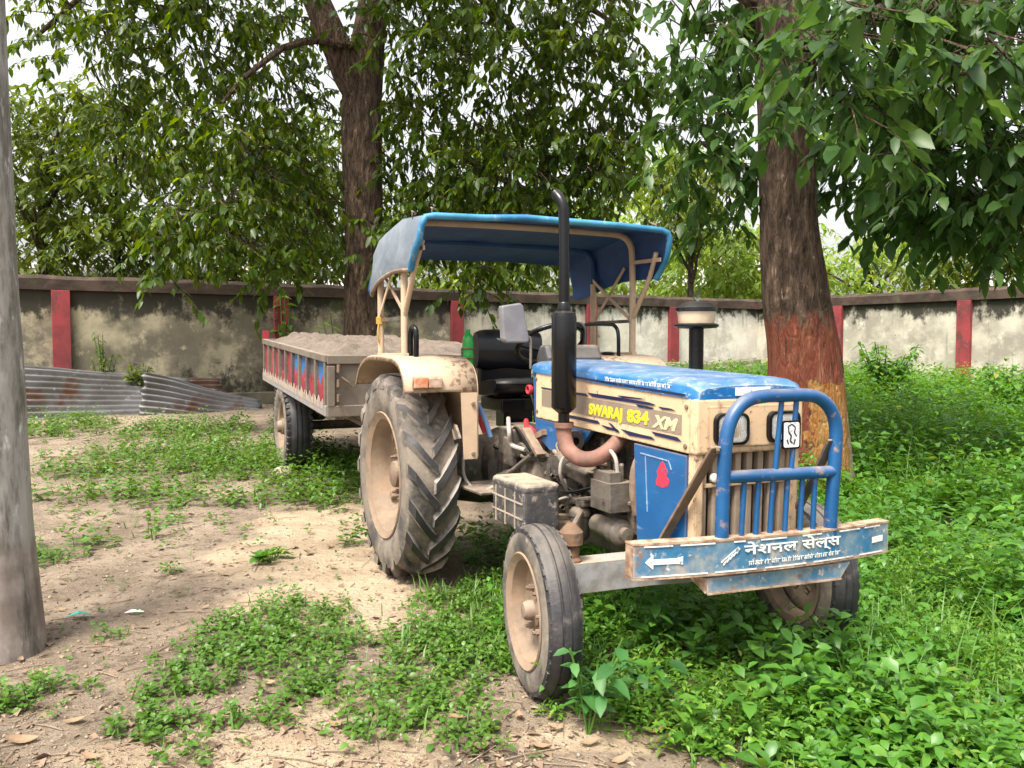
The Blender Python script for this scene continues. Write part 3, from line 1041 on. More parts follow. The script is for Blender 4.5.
limb(tA, (-.9, 0, 6.7), (-3.0, .2, 5.6), .09, .03, .3)
limb(tA, (-1.3, 0, 7.0), (-4.4, -.6, 5.4), .09, .03, .3)
limb(tA, (-.1, -.2, 5.4), (-1.5, -1.6, 4.2), .07, .025, .3)
tA.build('trunk', M['barkA'], treeA, smooth=True)
rel = lambda bl, o: [(np.array(c) - np.array(o), r, n) for c, r, n in bl]
blobsA = [blob(90, 40, 12, 70, 55, 1.2, 59), blob(190, 40, 12, 80, 60, 1.5, 109), blob(275, 60, 13.2, 50, 70, .9, 89), blob(150, 130, 12.5, 70, 60, 1.2, 84),
          blob(240, 140, 11.5, 80, 60, 1.3, 109), blob(300, 190, 12, 40, 70, 1.0, 59), blob(215, 215, 10.8, 60, 50, .8, 69), blob(165, 245, 10.5, 30, 40, .5, 20),
          blob(265, 255, 11.2, 45, 30, .8, 30), blob(420, 40, 12, 60, 60, 1.3, 89), blob(500, 60, 11.5, 80, 70, 1.4, 149), blob(590, 70, 11.2, 60, 80, 1.3, 109),
          blob(430, 140, 12.3, 60, 60, 1.2, 109), blob(520, 165, 11.5, 75, 50, 1.2, 129), blob(600, 160, 11, 45, 50, 1.0, 69), blob(440, 215, 12, 60, 40, 1.0, 94),
          blob(540, 225, 11.8, 70, 40, 1.0, 89), blob(480, 275, 11.5, 22, 30, .4, 14), blob(350, 130, 13.4, 60, 100, .8, 59), blob(380, 240, 12.2, 40, 40, .8, 39),
          blob(300, -120, 11.5, 260, 90, 2.4, 169), blob(520, -110, 11, 180, 80, 2.4, 119), blob(420, 5, 11.6, 60, 40, .9, 40), blob(570, 0, 11.0, 80, 45, .9, 62), blob(240, 5, 11.4, 90, 40, .9, 62), blob(120, 0, 11.6, 80, 40, .9, 44), blob(640, 110, 11.5, 36, 60, .8, 46),
          ((-1.5, 11, 9.3), (5.5, 3.5, 1.4), 380), ((-5.5, 12, 8.4), (2.5, 2.5, 1.2), 120), ((1.5, 9.0, 8.2), (3.0, 2.4, .9), 120)]
TWG = []
V, T = crown_leaves(rel(blobsA, treeA.location), 0, .128, hang=.65, nl=16, lod=1, wr=.46, twig=(.3, .65), tw=TWG)
tri_mesh('crown', V, T, M['leafA'], treeA)
tag(tri_mesh('twigs', *TWG[0], M['barkA'], treeA), kind='stuff')

gB = at(808, 480, 8.05)
zB = float(ground_z(gB[0], 8.05))
treeB = thing('broadleaf_tree', 'stout near tree with red painted base standing behind the tractor bonnet', 'tree', (gB[0], 8.05, zB))
path = [(.0, 0, -.15), (.0, 0, .3), (-.03, 0, .8), (-.06, 0, 1.3), (-.16, 0, 1.9), (-.24, 0, 2.6), (-.29, 0, 3.6), (-.32, 0, 4.8), (-.34, .1, 6.0)]
tB = trunk_mesh(path, [.46, .41, .38, .35, .31, .275, .265, .28, .27], lump=.09, seed=8)
limb(tB, (-.25, 0, 4.6), (1.8, -.6, 5.2), .16, .06, .2)
limb(tB, (-.25, 0, 4.0), (1.2, -1.2, 4.1), .09, .03, .3)
limb(tB, (-.3, 0, 4.6), (-2.0, .4, 5.0), .14, .05, .2)
limb(tB, (.3, -.2, 4.6), (2.6, .4, 3.6), .08, .03, .3)
limb(tB, (-.25, -.2, 3.9), (.2, -2.6, 3.75), .06, .02, .25)
limb(tB, (.2, -2.5, 3.75), (1.6, -3.0, 3.3), .025, .01, .2)
tB.build('trunk', M['barkB'], treeB, smooth=True)
blobsB = [blob(745, 30, 9.4, 50, 50, .8, 44), blob(850, 10, 8.8, 70, 40, .8, 40), blob(700, 50, 8.5, 60, 60, 1.0, 50), blob(705, 140, 8.6, 40, 45, .8, 32), blob(725, 190, 8.8, 26, 30, .6, 13), blob(860, 40, 7.2, 70, 60, 1.0, 65),
          blob(960, 50, 7.0, 80, 70, 1.2, 90), blob(880, 130, 8.6, 60, 60, 1.0, 61), blob(960, 150, 7.6, 80, 60, 1.1, 82), blob(1030, 170, 7.0, 50, 70, 1.0, 49),
          blob(900, 190, 8.8, 60, 36, .9, 41), blob(985, 200, 7.6, 60, 28, .8, 39),
          ((4.2, 8.5, 7.2), (4.5, 3.2, 1.3), 110)]
V, T = crown_leaves(rel(blobsB, treeB.location), 0, .165, hang=.5, nl=12, lod=1, wr=.46, tw=TWG)
V2, T2 = crown_leaves(rel([blob(800, 60, 5.2, 40, 40, .4, 12), blob(850, 110, 5.0, 35, 25, .35, 10), blob(900, 150, 5.1, 22, 26, .25, 8), blob(960, 70, 5.0, 50, 40, .4, 13),
                           blob(1000, 45, 4.8, 30, 25, .3, 6), blob(850, 30, 5.0, 60, 25, .4, 12), blob(780, 115, 5.4, 18, 22, .2, 4)], treeB.location), 0, .15, hang=.35, twig=(.18, .36), nl=9, lod=1, wr=.48, tw=TWG)
T = np.concatenate([T, T2 + len(V)])
tri_mesh('crown', np.concatenate([V, V2]), T, M['leafB'], treeB)
tag(tri_mesh('twigs', np.concatenate([TWG[1][0], TWG[2][0]]), np.concatenate([TWG[1][1], TWG[2][1] + len(TWG[1][0])]), M['barkB'], treeB), kind='stuff')

# ------------------------------------------------------------------ trees and buildings beyond the wall
def far_tree(name, label, u, Y, h, r, mat, twigs, size=.24, trunk_r=.12, hang=.3, base=2.0, lean=0, nl=10, twig=(.4, .9)):
    p = at(u, 344, Y)
    z0 = float(ground_z(p[0], Y))
    root = thing(name, label, 'tree', (p[0], Y, z0), group=None)
    mb = MB()
    mb.tube(poly_len([(0, 0, -.1), (lean * .3, 0, h * .4), (lean, 0, h * .8)], 6), [trunk_r * (1 - .05 * i) for i in range(13)], seg=10)
    for k in range(5):
        a = random.uniform(0, 2 * PI)
        limb(mb, (lean * .4, 0, h * (.42 + .06 * k)), (math.cos(a) * r * .7, math.sin(a) * r * .6, h * (.6 + .08 * k)), trunk_r * .45, trunk_r * .15, .1, 5)
    mb.build('trunk', M['barkFar'], root, smooth=True)
    bl = []
    nb = 9
    for k in range(nb):
        a = k * 2.4 + random.uniform(-.4, .4)
        zz = base + (h - base) * (k + .5) / nb
        rr = r * (.75 if k < nb - 2 else .45)
        bl.append(((math.cos(a) * rr * .6, math.sin(a) * rr * .6, zz), (r * .62, r * .62, (h - base) / nb * 1.1), twigs // nb))
    V, T = crown_leaves(bl, 0, size, hang=hang, twig=twig, nl=nl, lod=0, wr=.42)
    tri_mesh('crown', V, T, mat, root)
    return root


far_tree('slender_tree', 'dark bushy tree beyond the wall at the far left edge', 45, 17, 6.2, 1.9, M['leafBack'], 630, .20)
far_tree('slender_tree', 'thin stemmed tree behind the wall left of the corrugated sheets', 120, 18, 6.8, 2.0, M['leafBack'], 630, .20, trunk_r=.08)
far_tree('slender_tree', 'leafy tree behind the wall over the trailer tail', 235, 18, 5.6, 2.1, M['leafBack'], 600, .22, trunk_r=.1)
far_tree('slender_tree', 'green tree behind the wall close left of the forked trunk', 305, 20, 6.6, 2.0, M['leafBack'], 495, .24, trunk_r=.1)
far_tree('bushy_tree', 'bright tree behind the wall seen under the tractor canopy', 455, 22, 5.2, 2.6, M['leafLight'], 420, .24, trunk_r=.1, base=1.5)
far_tree('bushy_tree', 'sunlit shrubby tree behind the wall seen through the canopy frame', 560, 25, 5.0, 2.6, M['leafLight'], 420, .24, base=1.5)
far_tree('bushy_tree', 'tall pale tree far behind the wall right of the canopy', 650, 34, 9.0, 3.2, M['leafLight'], 420, .34, base=3.0)
far_tree('bushy_tree', 'yellow green bush crowding over the wall left of the stout tree', 715, 25, 4.7, 2.3, M['leafLight'], 480, .24, base=1.4)
far_tree('bushy_tree', 'yellow leaved bush over the wall corner beside the stout trunk', 775, 23.5, 4.4, 1.8, M['leafLight'], 380, .22, base=1.4)
far_tree('bushy_tree', 'light green bush over the right wall near the corner', 870, 24, 4.3, 2.2, M['leafLight'], 420, .22, base=1.4)
far_tree('bushy_tree', 'green tree over the right wall at the picture edge', 985, 21, 4.3, 2.2, M['leafBack'], 600, .22, base=1.6)
far_tree('slender_tree', 'thin tree with sparse crown behind the middle of the wall', 510, 21, 6.8, 2.3, M['leafBack'], 510, .24)
far_tree('slender_tree', 'dark tree behind the wall between canopy and stout trunk', 690, 22, 6.3, 1.4, M['leafBack'], 240, .24, base=3.8)


def hut(name, label, u, Y, w, d, h, rz, overhang=.3, roof_h=.7):
    p = at(u, 344, Y)
    z0 = float(ground_z(p[0], Y))
    root = thing(name, label, 'building', (p[0], Y, z0), (0, 0, rz))
    MB().box((0, 0, h / 2), (w, d, h)).build('wall', M['far_wall'], root)
    mb = MB()
    rows = []
    n = 60
    for i in range(n + 1):
        x = -w / 2 - overhang + (w + 2 * overhang) * i / n
        k = .03 * math.sin(i * 1.6)
        rows.append([(x, -d / 2 - overhang, h - .1 + k), (x, 0, h + roof_h + k), (x, d / 2 + overhang, h - .1 + k)])
    mb.loft(rows).build('roof', M['far_roof'], root, solid=.03)
    return root


hut('tin_roofed_house', 'low house with rusty tin roof beyond the wall at far left', 85, 19.5, 5.5, 3.5, 2.2, .25, roof_h=.75)
hut('tin_roofed_house', 'pale roofed house beyond the wall behind the trailer', 305, 27, 4.0, 3.5, 2.7, .1, roof_h=.9)
hut('tin_roofed_house', 'house with a white sloping roof beyond the wall beside the stout trunk', 752, 29, 3.6, 4, 3.1, -.7, roof_h=1.1)
hut('tin_roofed_house', 'white roofed house beyond the right wall at the picture edge', 1010, 30, 5, 4, 2.9, -.5, roof_h=.8)

# ------------------------------------------------------------------ concrete pole in the left foreground
pp = gp(20, 650)
pole = tag(trunk_mesh([(0, 0, -.2), (0, 0, .05), (-.02, 0, .6), (-.035, 0, 1.5), (-.055, 0, 3), (-.09, 0, 5), (-.12, 0, 8)],
                     [.22, .205, .178, .166, .155, .14, .12], seg=36, lump=.022, seed=31).build('utility_pole', M['pole'], smooth=True),
           'weathered grey concrete pole with brownish painted foot in the left foreground', 'pole')
pole.location = (-2.42, 3.80, 0)

# ------------------------------------------------------------------ corrugated sheets along the walls
def sheet(name, label, a, b, width, lean, mat, waves=9, amp=.022, twist=0.0, group=None, lift=0.0):
    """a-b: lower long edge; the sheet leans back by lean (radians from upright)"""
    a, b = Vector(a), Vector(b)
    d = b - a
    L = d.length
    root_rot = math.atan2(d.y, d.x)
    n, m = 24, waves * 8
    mb = MB()
    rows = []
    for i in range(n + 1):
        x = L * i / n
        row = []
        for k in range(m + 1):
            t = k / m
            w = width * t
            ln = lean + twist * (i / n - .5)
            off = amp * math.sin(2 * PI * waves * t) + .05 * (float(fbm(x * .9 + L, t * 1.7, 15)) - .47)
            rag = (.10 * (float(vnoise(t * 9, L, 4)) - .5) if i in (0, n) else 0)
            row.append((x + rag, w * math.sin(ln) - off * math.cos(ln), w * math.cos(ln) + off * math.sin(ln) + lift - .10 * math.sin(PI * i / n) * float(fbm(x * .7, L, 16))))
        rows.append(row)
    mb.loft(rows)
    o = mb.build(name, mat, smooth=True, solid=.004)
    o.location = a
    o.rotation_euler = (0, -math.asin(d.z / L), root_rot)
    return tag(o, label, 'corrugated sheet', group)


def wallpt(t, off, z):
    ex, ey = WC[0] - W0[0], WC[1] - W0[1]
    L = math.hypot(ex, ey)
    ex, ey = ex / L, ey / L
    x, y = W0[0] + ex * t + ey * off, W0[1] + ey * t - ex * off
    return (x, y, z)


def wz(t, off):
    p = wallpt(t, off, 0)
    return float(ground_z(p[0], p[1]))


t0 = on_line(0, W0, WC)
t1 = on_line(205, W0, WC)
t2 = on_line(165, W0, WC)
t3 = on_line(300, W0, WC)
sheet('corrugated_sheet', 'grey blue corrugated iron sheet lying on the far left against the wall', wallpt(t0 - .6, .95, wz(t0, .95) + .03), wallpt(t1 - .4, 1.15, wz(t1, 1.1) - .03), .98, .68, M['tin'], 9, amp=.03, twist=.6)
sheet('corrugated_sheet', 'rust edged corrugated iron sheet overlapping at the trailer end of the pile', wallpt(t2 - .5, 1.25, wz(t2, 1.2) + .0), wallpt(t3 - 1.0, 1.45, wz(t3, 1.4) - .16), .70, .70, M['tin'], 7, amp=.03, twist=.9)
sheet('corrugated_sheet', 'brown rusted corrugated iron sheet showing behind the grey one', wallpt(t0 + 1.0, .6, wz(t0, .55) + .10), wallpt(t2 + .8, .75, wz(t2, .7) + .0), .70, .60, M['tin_rust'], 7, amp=.03, twist=.3)
ta, tb = on_line(600, W0, WC), on_line(757, W0, WC)
sheet('cement_sheet', 'pale corrugated cement sheet leaning low against the wall behind the bonnet', wallpt(ta, 1.0, wz(ta, 1) + .12), wallpt(tb - .3, .9, wz(tb, .9) + .22), .78, .8, M['cement_sheet'], 5, amp=.05)

# ------------------------------------------------------------------ ground cover
def weeds(n, region, hmin, hmax, lsize, nl, dens, lod=1, hscale=None, spread=1.0, wr=.55, keep=None):
    x0, x1, y0, y1 = region
    x, y = RNG.uniform(x0, x1, n), RNG.uniform(y0, y1, n)
    k = RNG.uniform(0, 1, n) < dens(x, y)
    if keep is not None: k &= keep(x, y)
    x, y = x[k], y[k]
    n = len(x)
    z = ground_z(x, y)
    h = RNG.uniform(hmin, hmax, n)
    if hscale is not None: h = h * hscale(x, y)
    lean = RNG.normal(0, .22, (n, 2)) * spread
    Ps, Ds, Ls = [], [], []
    az0 = RNG.uniform(0, 2 * PI, n)
    for j in range(nl):
        t = (j // 2 + 1) / (nl / 2 + .5)
        az = az0 + (j % 2) * PI + (j // 2) * 1.57 + RNG.normal(0, .3, n)
        P = np.stack([x + lean[:, 0] * h * t, y + lean[:, 1] * h * t, z + h * t], 1)
        el = RNG.normal(.15 + .35 * t, .3, n)
        D = np.stack([np.cos(az) * np.cos(el), np.sin(az) * np.cos(el), np.sin(el)], 1)
        P = P + D * (lsize * .25 * RNG.uniform(.3, 1, (n, 1)))
        Ps.append(P); Ds.append(D)
        Ls.append(lsize * RNG.uniform(.55, 1.2, n) * (1.05 - .35 * t))
    P, D, L = np.concatenate(Ps), np.concatenate(Ds), np.concatenate(Ls)
    return leaves(P, D, L, L * wr, droop=.22, lod=lod, roll=RNG.normal(0, .3, len(P)))


def grass(n, region, hmin, hmax, dens, w=.006, keep=None):
    x0, x1, y0, y1 = region
    x, y = RNG.uniform(x0, x1, n), RNG.uniform(y0, y1, n)
    k = RNG.uniform(0, 1, n) < dens(x, y)
    x, y = x[k], y[k]
    n = len(x)
    z = ground_z(x, y) - .01
    h = RNG.uniform(hmin, hmax, n)
    az = RNG.uniform(0, 2 * PI, n)
    b = RNG.uniform(.2, 1.0, n)
    o = np.stack([np.cos(az), np.sin(az), np.zeros(n)], 1)
    s = np.stack([-np.sin(az), np.cos(az), np.zeros(n)], 1) * (w * RNG.uniform(.6, 1.4, (n, 1)))
    P = np.stack([x, y, z], 1)
    m = P + o * (h * b * .35)[:, None] + np.array([0, 0, .6])[None] * h[:, None]
    tip = P + o * (h * b)[:, None] + np.array([0, 0, .95])[None] * h[:, None]
    V = np.stack([P - s, P + s, m - s * .8, m + s * .8, tip], 1).reshape(-1, 3)
    T = (np.arange(n)[:, None, None] * 5 + np.array([[0, 1, 3], [0, 3, 2], [2, 3, 4]])[None]).reshape(-1, 3)
    return V, T


def merge(parts):
    Vs, Ts, o = [], [], 0
    for V, T in parts:
        Vs.append(V); Ts.append(T + o); o += len(V)
    return np.concatenate(Vs), np.concatenate(Ts)


def tlocal(x, y):
    dx, dy = x - TX, y - TY
    return dx * FWD[0] + dy * FWD[1], dx * LFT[0] + dy * LFT[1]


def clear_wheels(x, y):
    a, b = tlocal(x, y)
    rear = (abs(a) < .5) & (abs(abs(b) - .68) < .22)
    front = (abs(a - 1.93) < .20) & (abs(abs(b) - .68) < .13)
    tree = (x - gB[0]) ** 2 + (y - 8.05) ** 2 < .42 ** 2
    return ~(rear | front | tree)


def tractor_low(x, y):
    """plants are trampled low under the machine and taller away to the right"""
    a, b = tlocal(x, y)
    under = (a > -1) & (a < 2.75) & (abs(b) < .85)
    away = sstep(.2, 2.2, x - .6) * sstep(2.2, 3.6, y)
    return np.where(under, .62, .55 + .75 * away) * (.7 + .6 * fbm(x * 1.1, y * 1.1, 40))


dr = lambda x, y: veg_right(x, y)
near_far = lambda x, y: (abs(x) < .75 * y + .4)
kw = lambda x, y: clear_wheels(x, y) & near_far(x, y)
def rise(x, y):
    """taller, uneven growth away from the machine"""
    a, b = tlocal(x, y)
    under = (a > -1) & (a < 2.8) & (abs(b) < .95)
    away = sstep(.3, 2.4, x - .5) * sstep(2.2, 3.4, y)
    lump = np.clip((fbm(x * 1.15, y * 1.15, 40) - .33) * 4.2, .15, 1.75)
    return np.where(under, .55, (.45 + .75 * away) * lump)


patch = lambda f, sd, lo, hi: (lambda x, y: dr(x, y) * sstep(lo, hi, fbm(x * f, y * f, sd)))
inwall = lambda x, y: near_far(x, y) & (y < np.where(x < 6.1, 12.2 + .62 * (x + 9), 20.4 - (x - 6.17) * 1.44) - .25)
V, T = merge([weeds(5200, (-.3, 4.2, 2.25, 6.0), .12, .42, .080, 12, patch(1.4, 81, .30, .46), 1, rise, keep=kw),
              weeds(9500, (.2, 9, 6.0, 11.0), .14, .48, .10, 12, patch(.9, 81, .20, .36), 0, rise, keep=kw),
              weeds(3800, (.5, 12, 11.0, 20.0), .28, .75, .14, 12, dr, 0, None, keep=inwall)])
tag(tri_mesh('weeds', V, T, M['weed']), 'thick leafy green weeds covering the right side of the yard', 'weeds', kind='stuff')
V, T = merge([weeds(6500, (-.3, 4.4, 2.25, 6.0), .05, .26, .042, 14, dr, 1, rise, keep=kw, wr=.42),
              weeds(4200, (-.3, 4.4, 2.25, 6.0), .10, .34, .060, 14, patch(1.7, 84, .42, .52), 1, rise, keep=kw, wr=.3),
              weeds(6000, (.3, 9, 6.0, 12.0), .14, .50, .060, 14, patch(.8, 85, .38, .54), 0, rise, keep=kw, wr=.34),
              weeds(3400, (1.5, 12, 10.0, 20.0), .3, .8, .09, 14, dr, 0, None, keep=inwall, wr=.34)])
tag(tri_mesh('fine_weeds', V, T, M['weed_fine']), 'fine yellow green weeds mixed through the thick growth at right', 'weeds', kind='stuff')
V, T = merge([weeds(760, (.6, 4.8, 2.25, 6.5), .30, .62, .115, 14, patch(1.1, 61, .36, .50), 1, rise, keep=kw, wr=.5),
              weeds(420, (1.5, 9, 6.0, 11.5), .45, .85, .15, 14, patch(.8, 63, .44, .55), 0, None, keep=kw, wr=.45),
              weeds(160, (4, 11.5, 9.0, 16.0), .5, 1.0, .17, 14, patch(.6, 64, .44, .55), 0, None, keep=inwall, wr=.45)])
tag(tri_mesh('tall_weeds', V, T, M['weed_tall']), 'taller broad leaved weeds standing above the growth at right', 'weeds', kind='stuff')

vl = lambda x, y: veg_left(x, y)
V, T = merge([weeds(9500, (-3.4, .6, 2.3, 5.6), .03, .10, .042, 8, lambda x, y: vl(x, y) * .85, 1, None, spread=1.6, wr=.62, keep=clear_wheels),
              weeds(9000, (-7.5, .3, 5.6, 12.8), .05, .26, .08, 9, lambda x, y: vl(x, y) * .85, 0, None, spread=1.4, wr=.6, keep=clear_wheels),
              weeds(900, (-3.4, .6, 2.3, 5.6), .02, .06, .03, 6, lambda x, y: .16 + 0 * x, 1, None, spread=1.6, wr=.6, keep=clear_wheels),
              weeds(1600, (-8, .3, 5.6, 12.8), .03, .10, .05, 7, lambda x, y: .35 + 0 * x, 0, None, spread=1.6, wr=.6, keep=clear_wheels)])
tag(tri_mesh('ground_creeper', V, T, M['weed_dark']), 'low creeping weeds in patches on the sandy ground at left', 'weeds', kind='stuff')

gd = lambda x, y: np.clip(np.maximum(vl(x, y) * .7, dr(x, y) * .55), 0, 1)
V, T = merge([grass(9000, (-3, 3.2, 2.3, 5.2), .03, .11, lambda x, y: gd(x, y) * kw(x, y), .0035),
              grass(5000, (1.0, 9, 6.0, 14), .18, .55, lambda x, y: dr(x, y) * sstep(1.6, 3.2, x) * sstep(.40, .52, fbm(x * .7, y * .7, 91)) * kw(x, y), .006),
              grass(5000, (.4, 4.2, 2.3, 5.5), .10, .36, lambda x, y: dr(x, y) * sstep(.44, .54, fbm(x * 1.2, y * 1.2, 92)) * kw(x, y), .0035),
              grass(1600, (-.55, .45, 3.5, 4.9), .06, .17, lambda x, y: kw(x, y) * .7 * (fbm(x * 3, y * 3, 50) > .45), .004),
              grass(4000, (-7, .5, 5.2, 11), .05, .16, lambda x, y: vl(x, y) * .7 * kw(x, y), .005)])
tag(tri_mesh('grass', V, T, M['grass']), 'thin green grass growing among the weeds', 'grass', kind='stuff')

# litter of crumbs and bits of stem
mb = MB()
for i in range(420):
    u, v = random.uniform(-20, 620), random.uniform(470, 800)
    x, y = gp(u, v)
    z = float(ground_z(x, y))
    a = random.uniform(0, PI)
    l = random.uniform(.02, .16) * (1 if random.random() < .7 else 2)
    dx, dy = math.cos(a) * l / 2, math.sin(a) * l / 2
    r = random.uniform(.0012, .003)
    mb.tube([(x - dx, y - dy, z + .004), (x, y + random.uniform(-.01, .01), z + .008), (x + dx, y + dy, z + .004)], r, seg=5)
for i in range(700):
    u, v = random.uniform(-20, 560), random.uniform(460, 800)
    x, y = gp(u, v)
    z = float(ground_z(x, y))
    q = random.uniform(.004, .016)
    mb.box((x, y, z + q * .2), (q, q * random.uniform(.6, 1.4), q * .7), (random.random(), random.random(), random.random() * 3))
tag(mb.build('litter', M['twig']), 'twigs and crumbs scattered on the bare soil', 'litter', kind='stuff')

# flakes of rotted leaf and grains of soil
def scatter_xy(n, u0, u1, v0, v1):
    d = [gp(u, v) for u, v in zip(RNG.uniform(u0, u1, n), v0 + (v1 - v0) * RNG.uniform(0, 1, n) ** .8)]
    return np.array(d)


Q = np.concatenate([scatter_xy(5200, -20, 560, 445, 800), scatter_xy(900, 480, 760, 690, 800)])
az = RNG.uniform(0, 2 * PI, len(Q))
P = np.stack([Q[:, 0], Q[:, 1], ground_z(Q[:, 0], Q[:, 1]) + .004], 1)
D = np.stack([np.cos(az), np.sin(az), RNG.normal(0, .18, len(Q))], 1)
L = .010 + .055 * RNG.uniform(0, 1, len(Q)) ** 5
V, T = leaves(P, D, L, L * RNG.uniform(.3, .8, len(Q)), droop=.1, lod=0, roll=RNG.normal(0, .5, len(Q)))
tag(tri_mesh('leaf_litter', V, T, M['flake']), 'fine brown flakes of rotted leaf on the bare soil', 'litter', kind='stuff')
Q = scatter_xy(5200, -20, 600, 452, 800)
r_ = (.0025 + .012 * RNG.uniform(0, 1, len(Q)) ** 4)[:, None]
C_ = np.stack([Q[:, 0], Q[:, 1], ground_z(Q[:, 0], Q[:, 1]) + r_[:, 0] * .25], 1)
O = np.array([[1, 0, 0], [-1, 0, 0], [0, 1, 0], [0, -1, 0], [0, 0, .7], [0, 0, -.7]])
V = (C_[:, None] + O[None] * r_[:, None] * RNG.uniform(.5, 1.3, (len(Q), 6, 1))).reshape(-1, 3)
T = (np.arange(len(Q))[:, None, None] * 6 + np.array([[0, 2, 4], [2, 1, 4], [1, 3, 4], [3, 0, 4], [2, 0, 5], [1, 2, 5], [3, 1, 5], [0, 3, 5]])[None]).reshape(-1, 3)
tag(tri_mesh('soil_grains', V, T, M['grain']), 'grit and small clods on the bare soil', 'litter', kind='stuff')

# single fallen leaves
LEAF_SPOTS = [(655, 735, .11), (335, 727, .10), (425, 650, .07), (433, 710, .09), (458, 723, .10), (492, 665, .06), (358, 672, .05), (270, 686, .08), (308, 555, .12), (330, 548, .10),
              (333, 570, .09), (343, 525, .09), (236, 555, .06), (245, 530, .07), (150, 556, .08), (75, 725, .10), (20, 745, .14), (95, 655, .06), (115, 500, .09), (210, 565, .08),
              (345, 642, .07), (172, 470, .1), (265, 720, .07), (302, 735, .05), (400, 560, .07), (365, 590, .06), (540, 752, .1), (590, 748, .09), (700, 755, .08), (480, 752, .09),
              (205, 610, .06), (60, 610, .07), (130, 600, .06), (180, 640, .05), (235, 590, .06), (270, 580, .07), (310, 600, .05), (385, 690, .07), (520, 720, .08), (345, 700, .05),
              (20, 660, .07), (90, 760, .09), (170, 745, .08), (40, 575, .08), (70, 520, .1), (190, 530, .08), (560, 735, .06), (620, 765, .08), (440, 600, .06), (285, 640, .05)]


def dead_leaf(x, y, s, z=None):
    n = 6
    rows = []
    curl = random.uniform(.4, 1.3)
    for i in range(n + 1):
        t = i / n
        w = s * .5 * math.sin(PI * min(1, t * .96 + .03)) ** .8 * .5
        h = s * curl * (t - .5) ** 2 + .006
        rows.append([(s * (t - .5), k * w, h + abs(k) * w * .45 * curl + random.uniform(0, .002)) for k in (-1, -.5, 0, .5, 1)])
    o = MB().loft(rows).build('fallen_leaf', M['deadleaf'])
    zz = float(ground_z(x, y)) if z is None else z
    o.location = (x, y, zz + .004)
    o.rotation_euler = (random.uniform(-.25, .25), random.uniform(-.25, .25), random.uniform(0, 2 * PI))
    return tag(o, 'dry curled brown leaf fallen on the ground', 'fallen leaf', 'dry fallen leaves on the ground')


for u, v, s in LEAF_SPOTS:
    x, y = gp(u, v)
    dead_leaf(x, y, s * .78)

o = MB().add([(0, 0, .01), (.1, .01, .02), (.16, .03, .012), (.15, .05, .02), (.05, .045, .03)], [(0, 1, 4), (1, 2, 3), (1, 3, 4)]).build('plastic_scrap', M['plaswaste'], solid=.002)
o.location = (*gp(124, 616), .01)
o.scale = (.6, .6, .6)
tag(o, 'white plastic scrap lying on bare soil right of the concrete pole', 'litter')
o = MB().add([(0, 0, .01), (.07, .0, .03), (.12, .03, .012), (.04, .045, .03)], [(0, 1, 3), (1, 2, 3)]).build('plastic_scrap', M['tealwaste'], solid=.002)
o.location = (*gp(66, 619), .0)
tag(o, 'teal plastic scrap lying near the foot of the concrete pole', 'litter')

# single plants one can point to
def stem_plant(name, label, x, y, h, stems, lsize, nl, mat, wr=.45, spread=.5, hang=.2, lod=1):
    z = float(ground_z(x, y))
    root = thing(name, label, 'plant', (x, y, z))
    st = MB()
    Ps, Ds = [], []
    for s in range(stems):
        a = random.uniform(0, 2 * PI)
        tip = Vector((math.cos(a) * spread * h * random.uniform(.2, 1), math.sin(a) * spread * h * random.uniform(.2, 1), h * random.uniform(.65, 1)))
        pts = [Vector((0, 0, -.02)), tip * .5 + Vector((0, 0, .08 * h)), tip]
        st.tube(poly_len(pts, 4), .003 + .0035 * h, seg=6)
        for j in range(nl):
            t = .3 + .7 * (j + .5) / nl
            az = a + j * 2.4 + random.uniform(-.3, .3)
            el = random.uniform(-.3, .45) - hang
            Ps.append(tip * t + Vector((0, 0, .16 * h * t * (1 - t))))
            Ds.append((math.cos(az) * math.cos(el), math.sin(az) * math.cos(el), math.sin(el)))
    st.build('stem', M['weed_dark'], root)
    P, D = np.array(Ps), np.array(Ds)
    L = lsize * RNG.uniform(.65, 1.15, len(P))
    V, T = leaves(P, D, L, L * wr, droop=.2, lod=lod, roll=RNG.normal(0, .25, len(P)))
    tri_mesh('foliage', V, T, mat, root)
    return root


stem_plant('weed_plant', 'large leaved pale weed in the foreground beside the near front tyre', *gp(588, 738), .33, 5, .095, 9, M['bigleaf'], wr=.52, spread=.6)
stem_plant('weed_plant', 'small pale weed in the foreground right of the near front tyre', *gp(655, 712), .22, 4, .085, 6, M['bigleaf'], wr=.52, spread=.6)
stem_plant('broadleaf_weed', 'round leaved plant alone on bare soil left of the rear tyre', *gp(272, 562), .085, 12, .085, 2, M['weed'], wr=.9, spread=2.0, hang=-.1)
x, y = at(885, 344, 13.0)[0], 13.0
stem_plant('shrub', 'bright green shrub in front of the right wall', x, y, 1.15, 22, .15, 24, M['weed'], wr=.5, spread=.5, lod=1)
x, y = at(1012, 344, 11.5)[0], 11.5
stem_plant('shrub', 'leafy shrub at the right picture edge by the wall', x, y, .9, 22, .14, 22, M['weed'], wr=.5, spread=.8, lod=1)
x, y = wallpt(on_line(742, W0, WC), 1.7, 0)[:2]
stem_plant('shrub', 'low shrub by the wall corner left of the stout trunk', x, y, .8, 20, .14, 20, M['weed'], wr=.5, spread=.9, lod=1)
x, y = wallpt(on_line(320, W0, WC), 1.2, 0)[:2]
stem_plant('shrub', 'light green sapling rising behind the trailer side', x, y, 1.75, 5, .22, 10, M['leafLight'], wr=.3, spread=.25, lod=0)
x, y = wallpt(on_line(103, W0, WC), .22, 0)[:2]
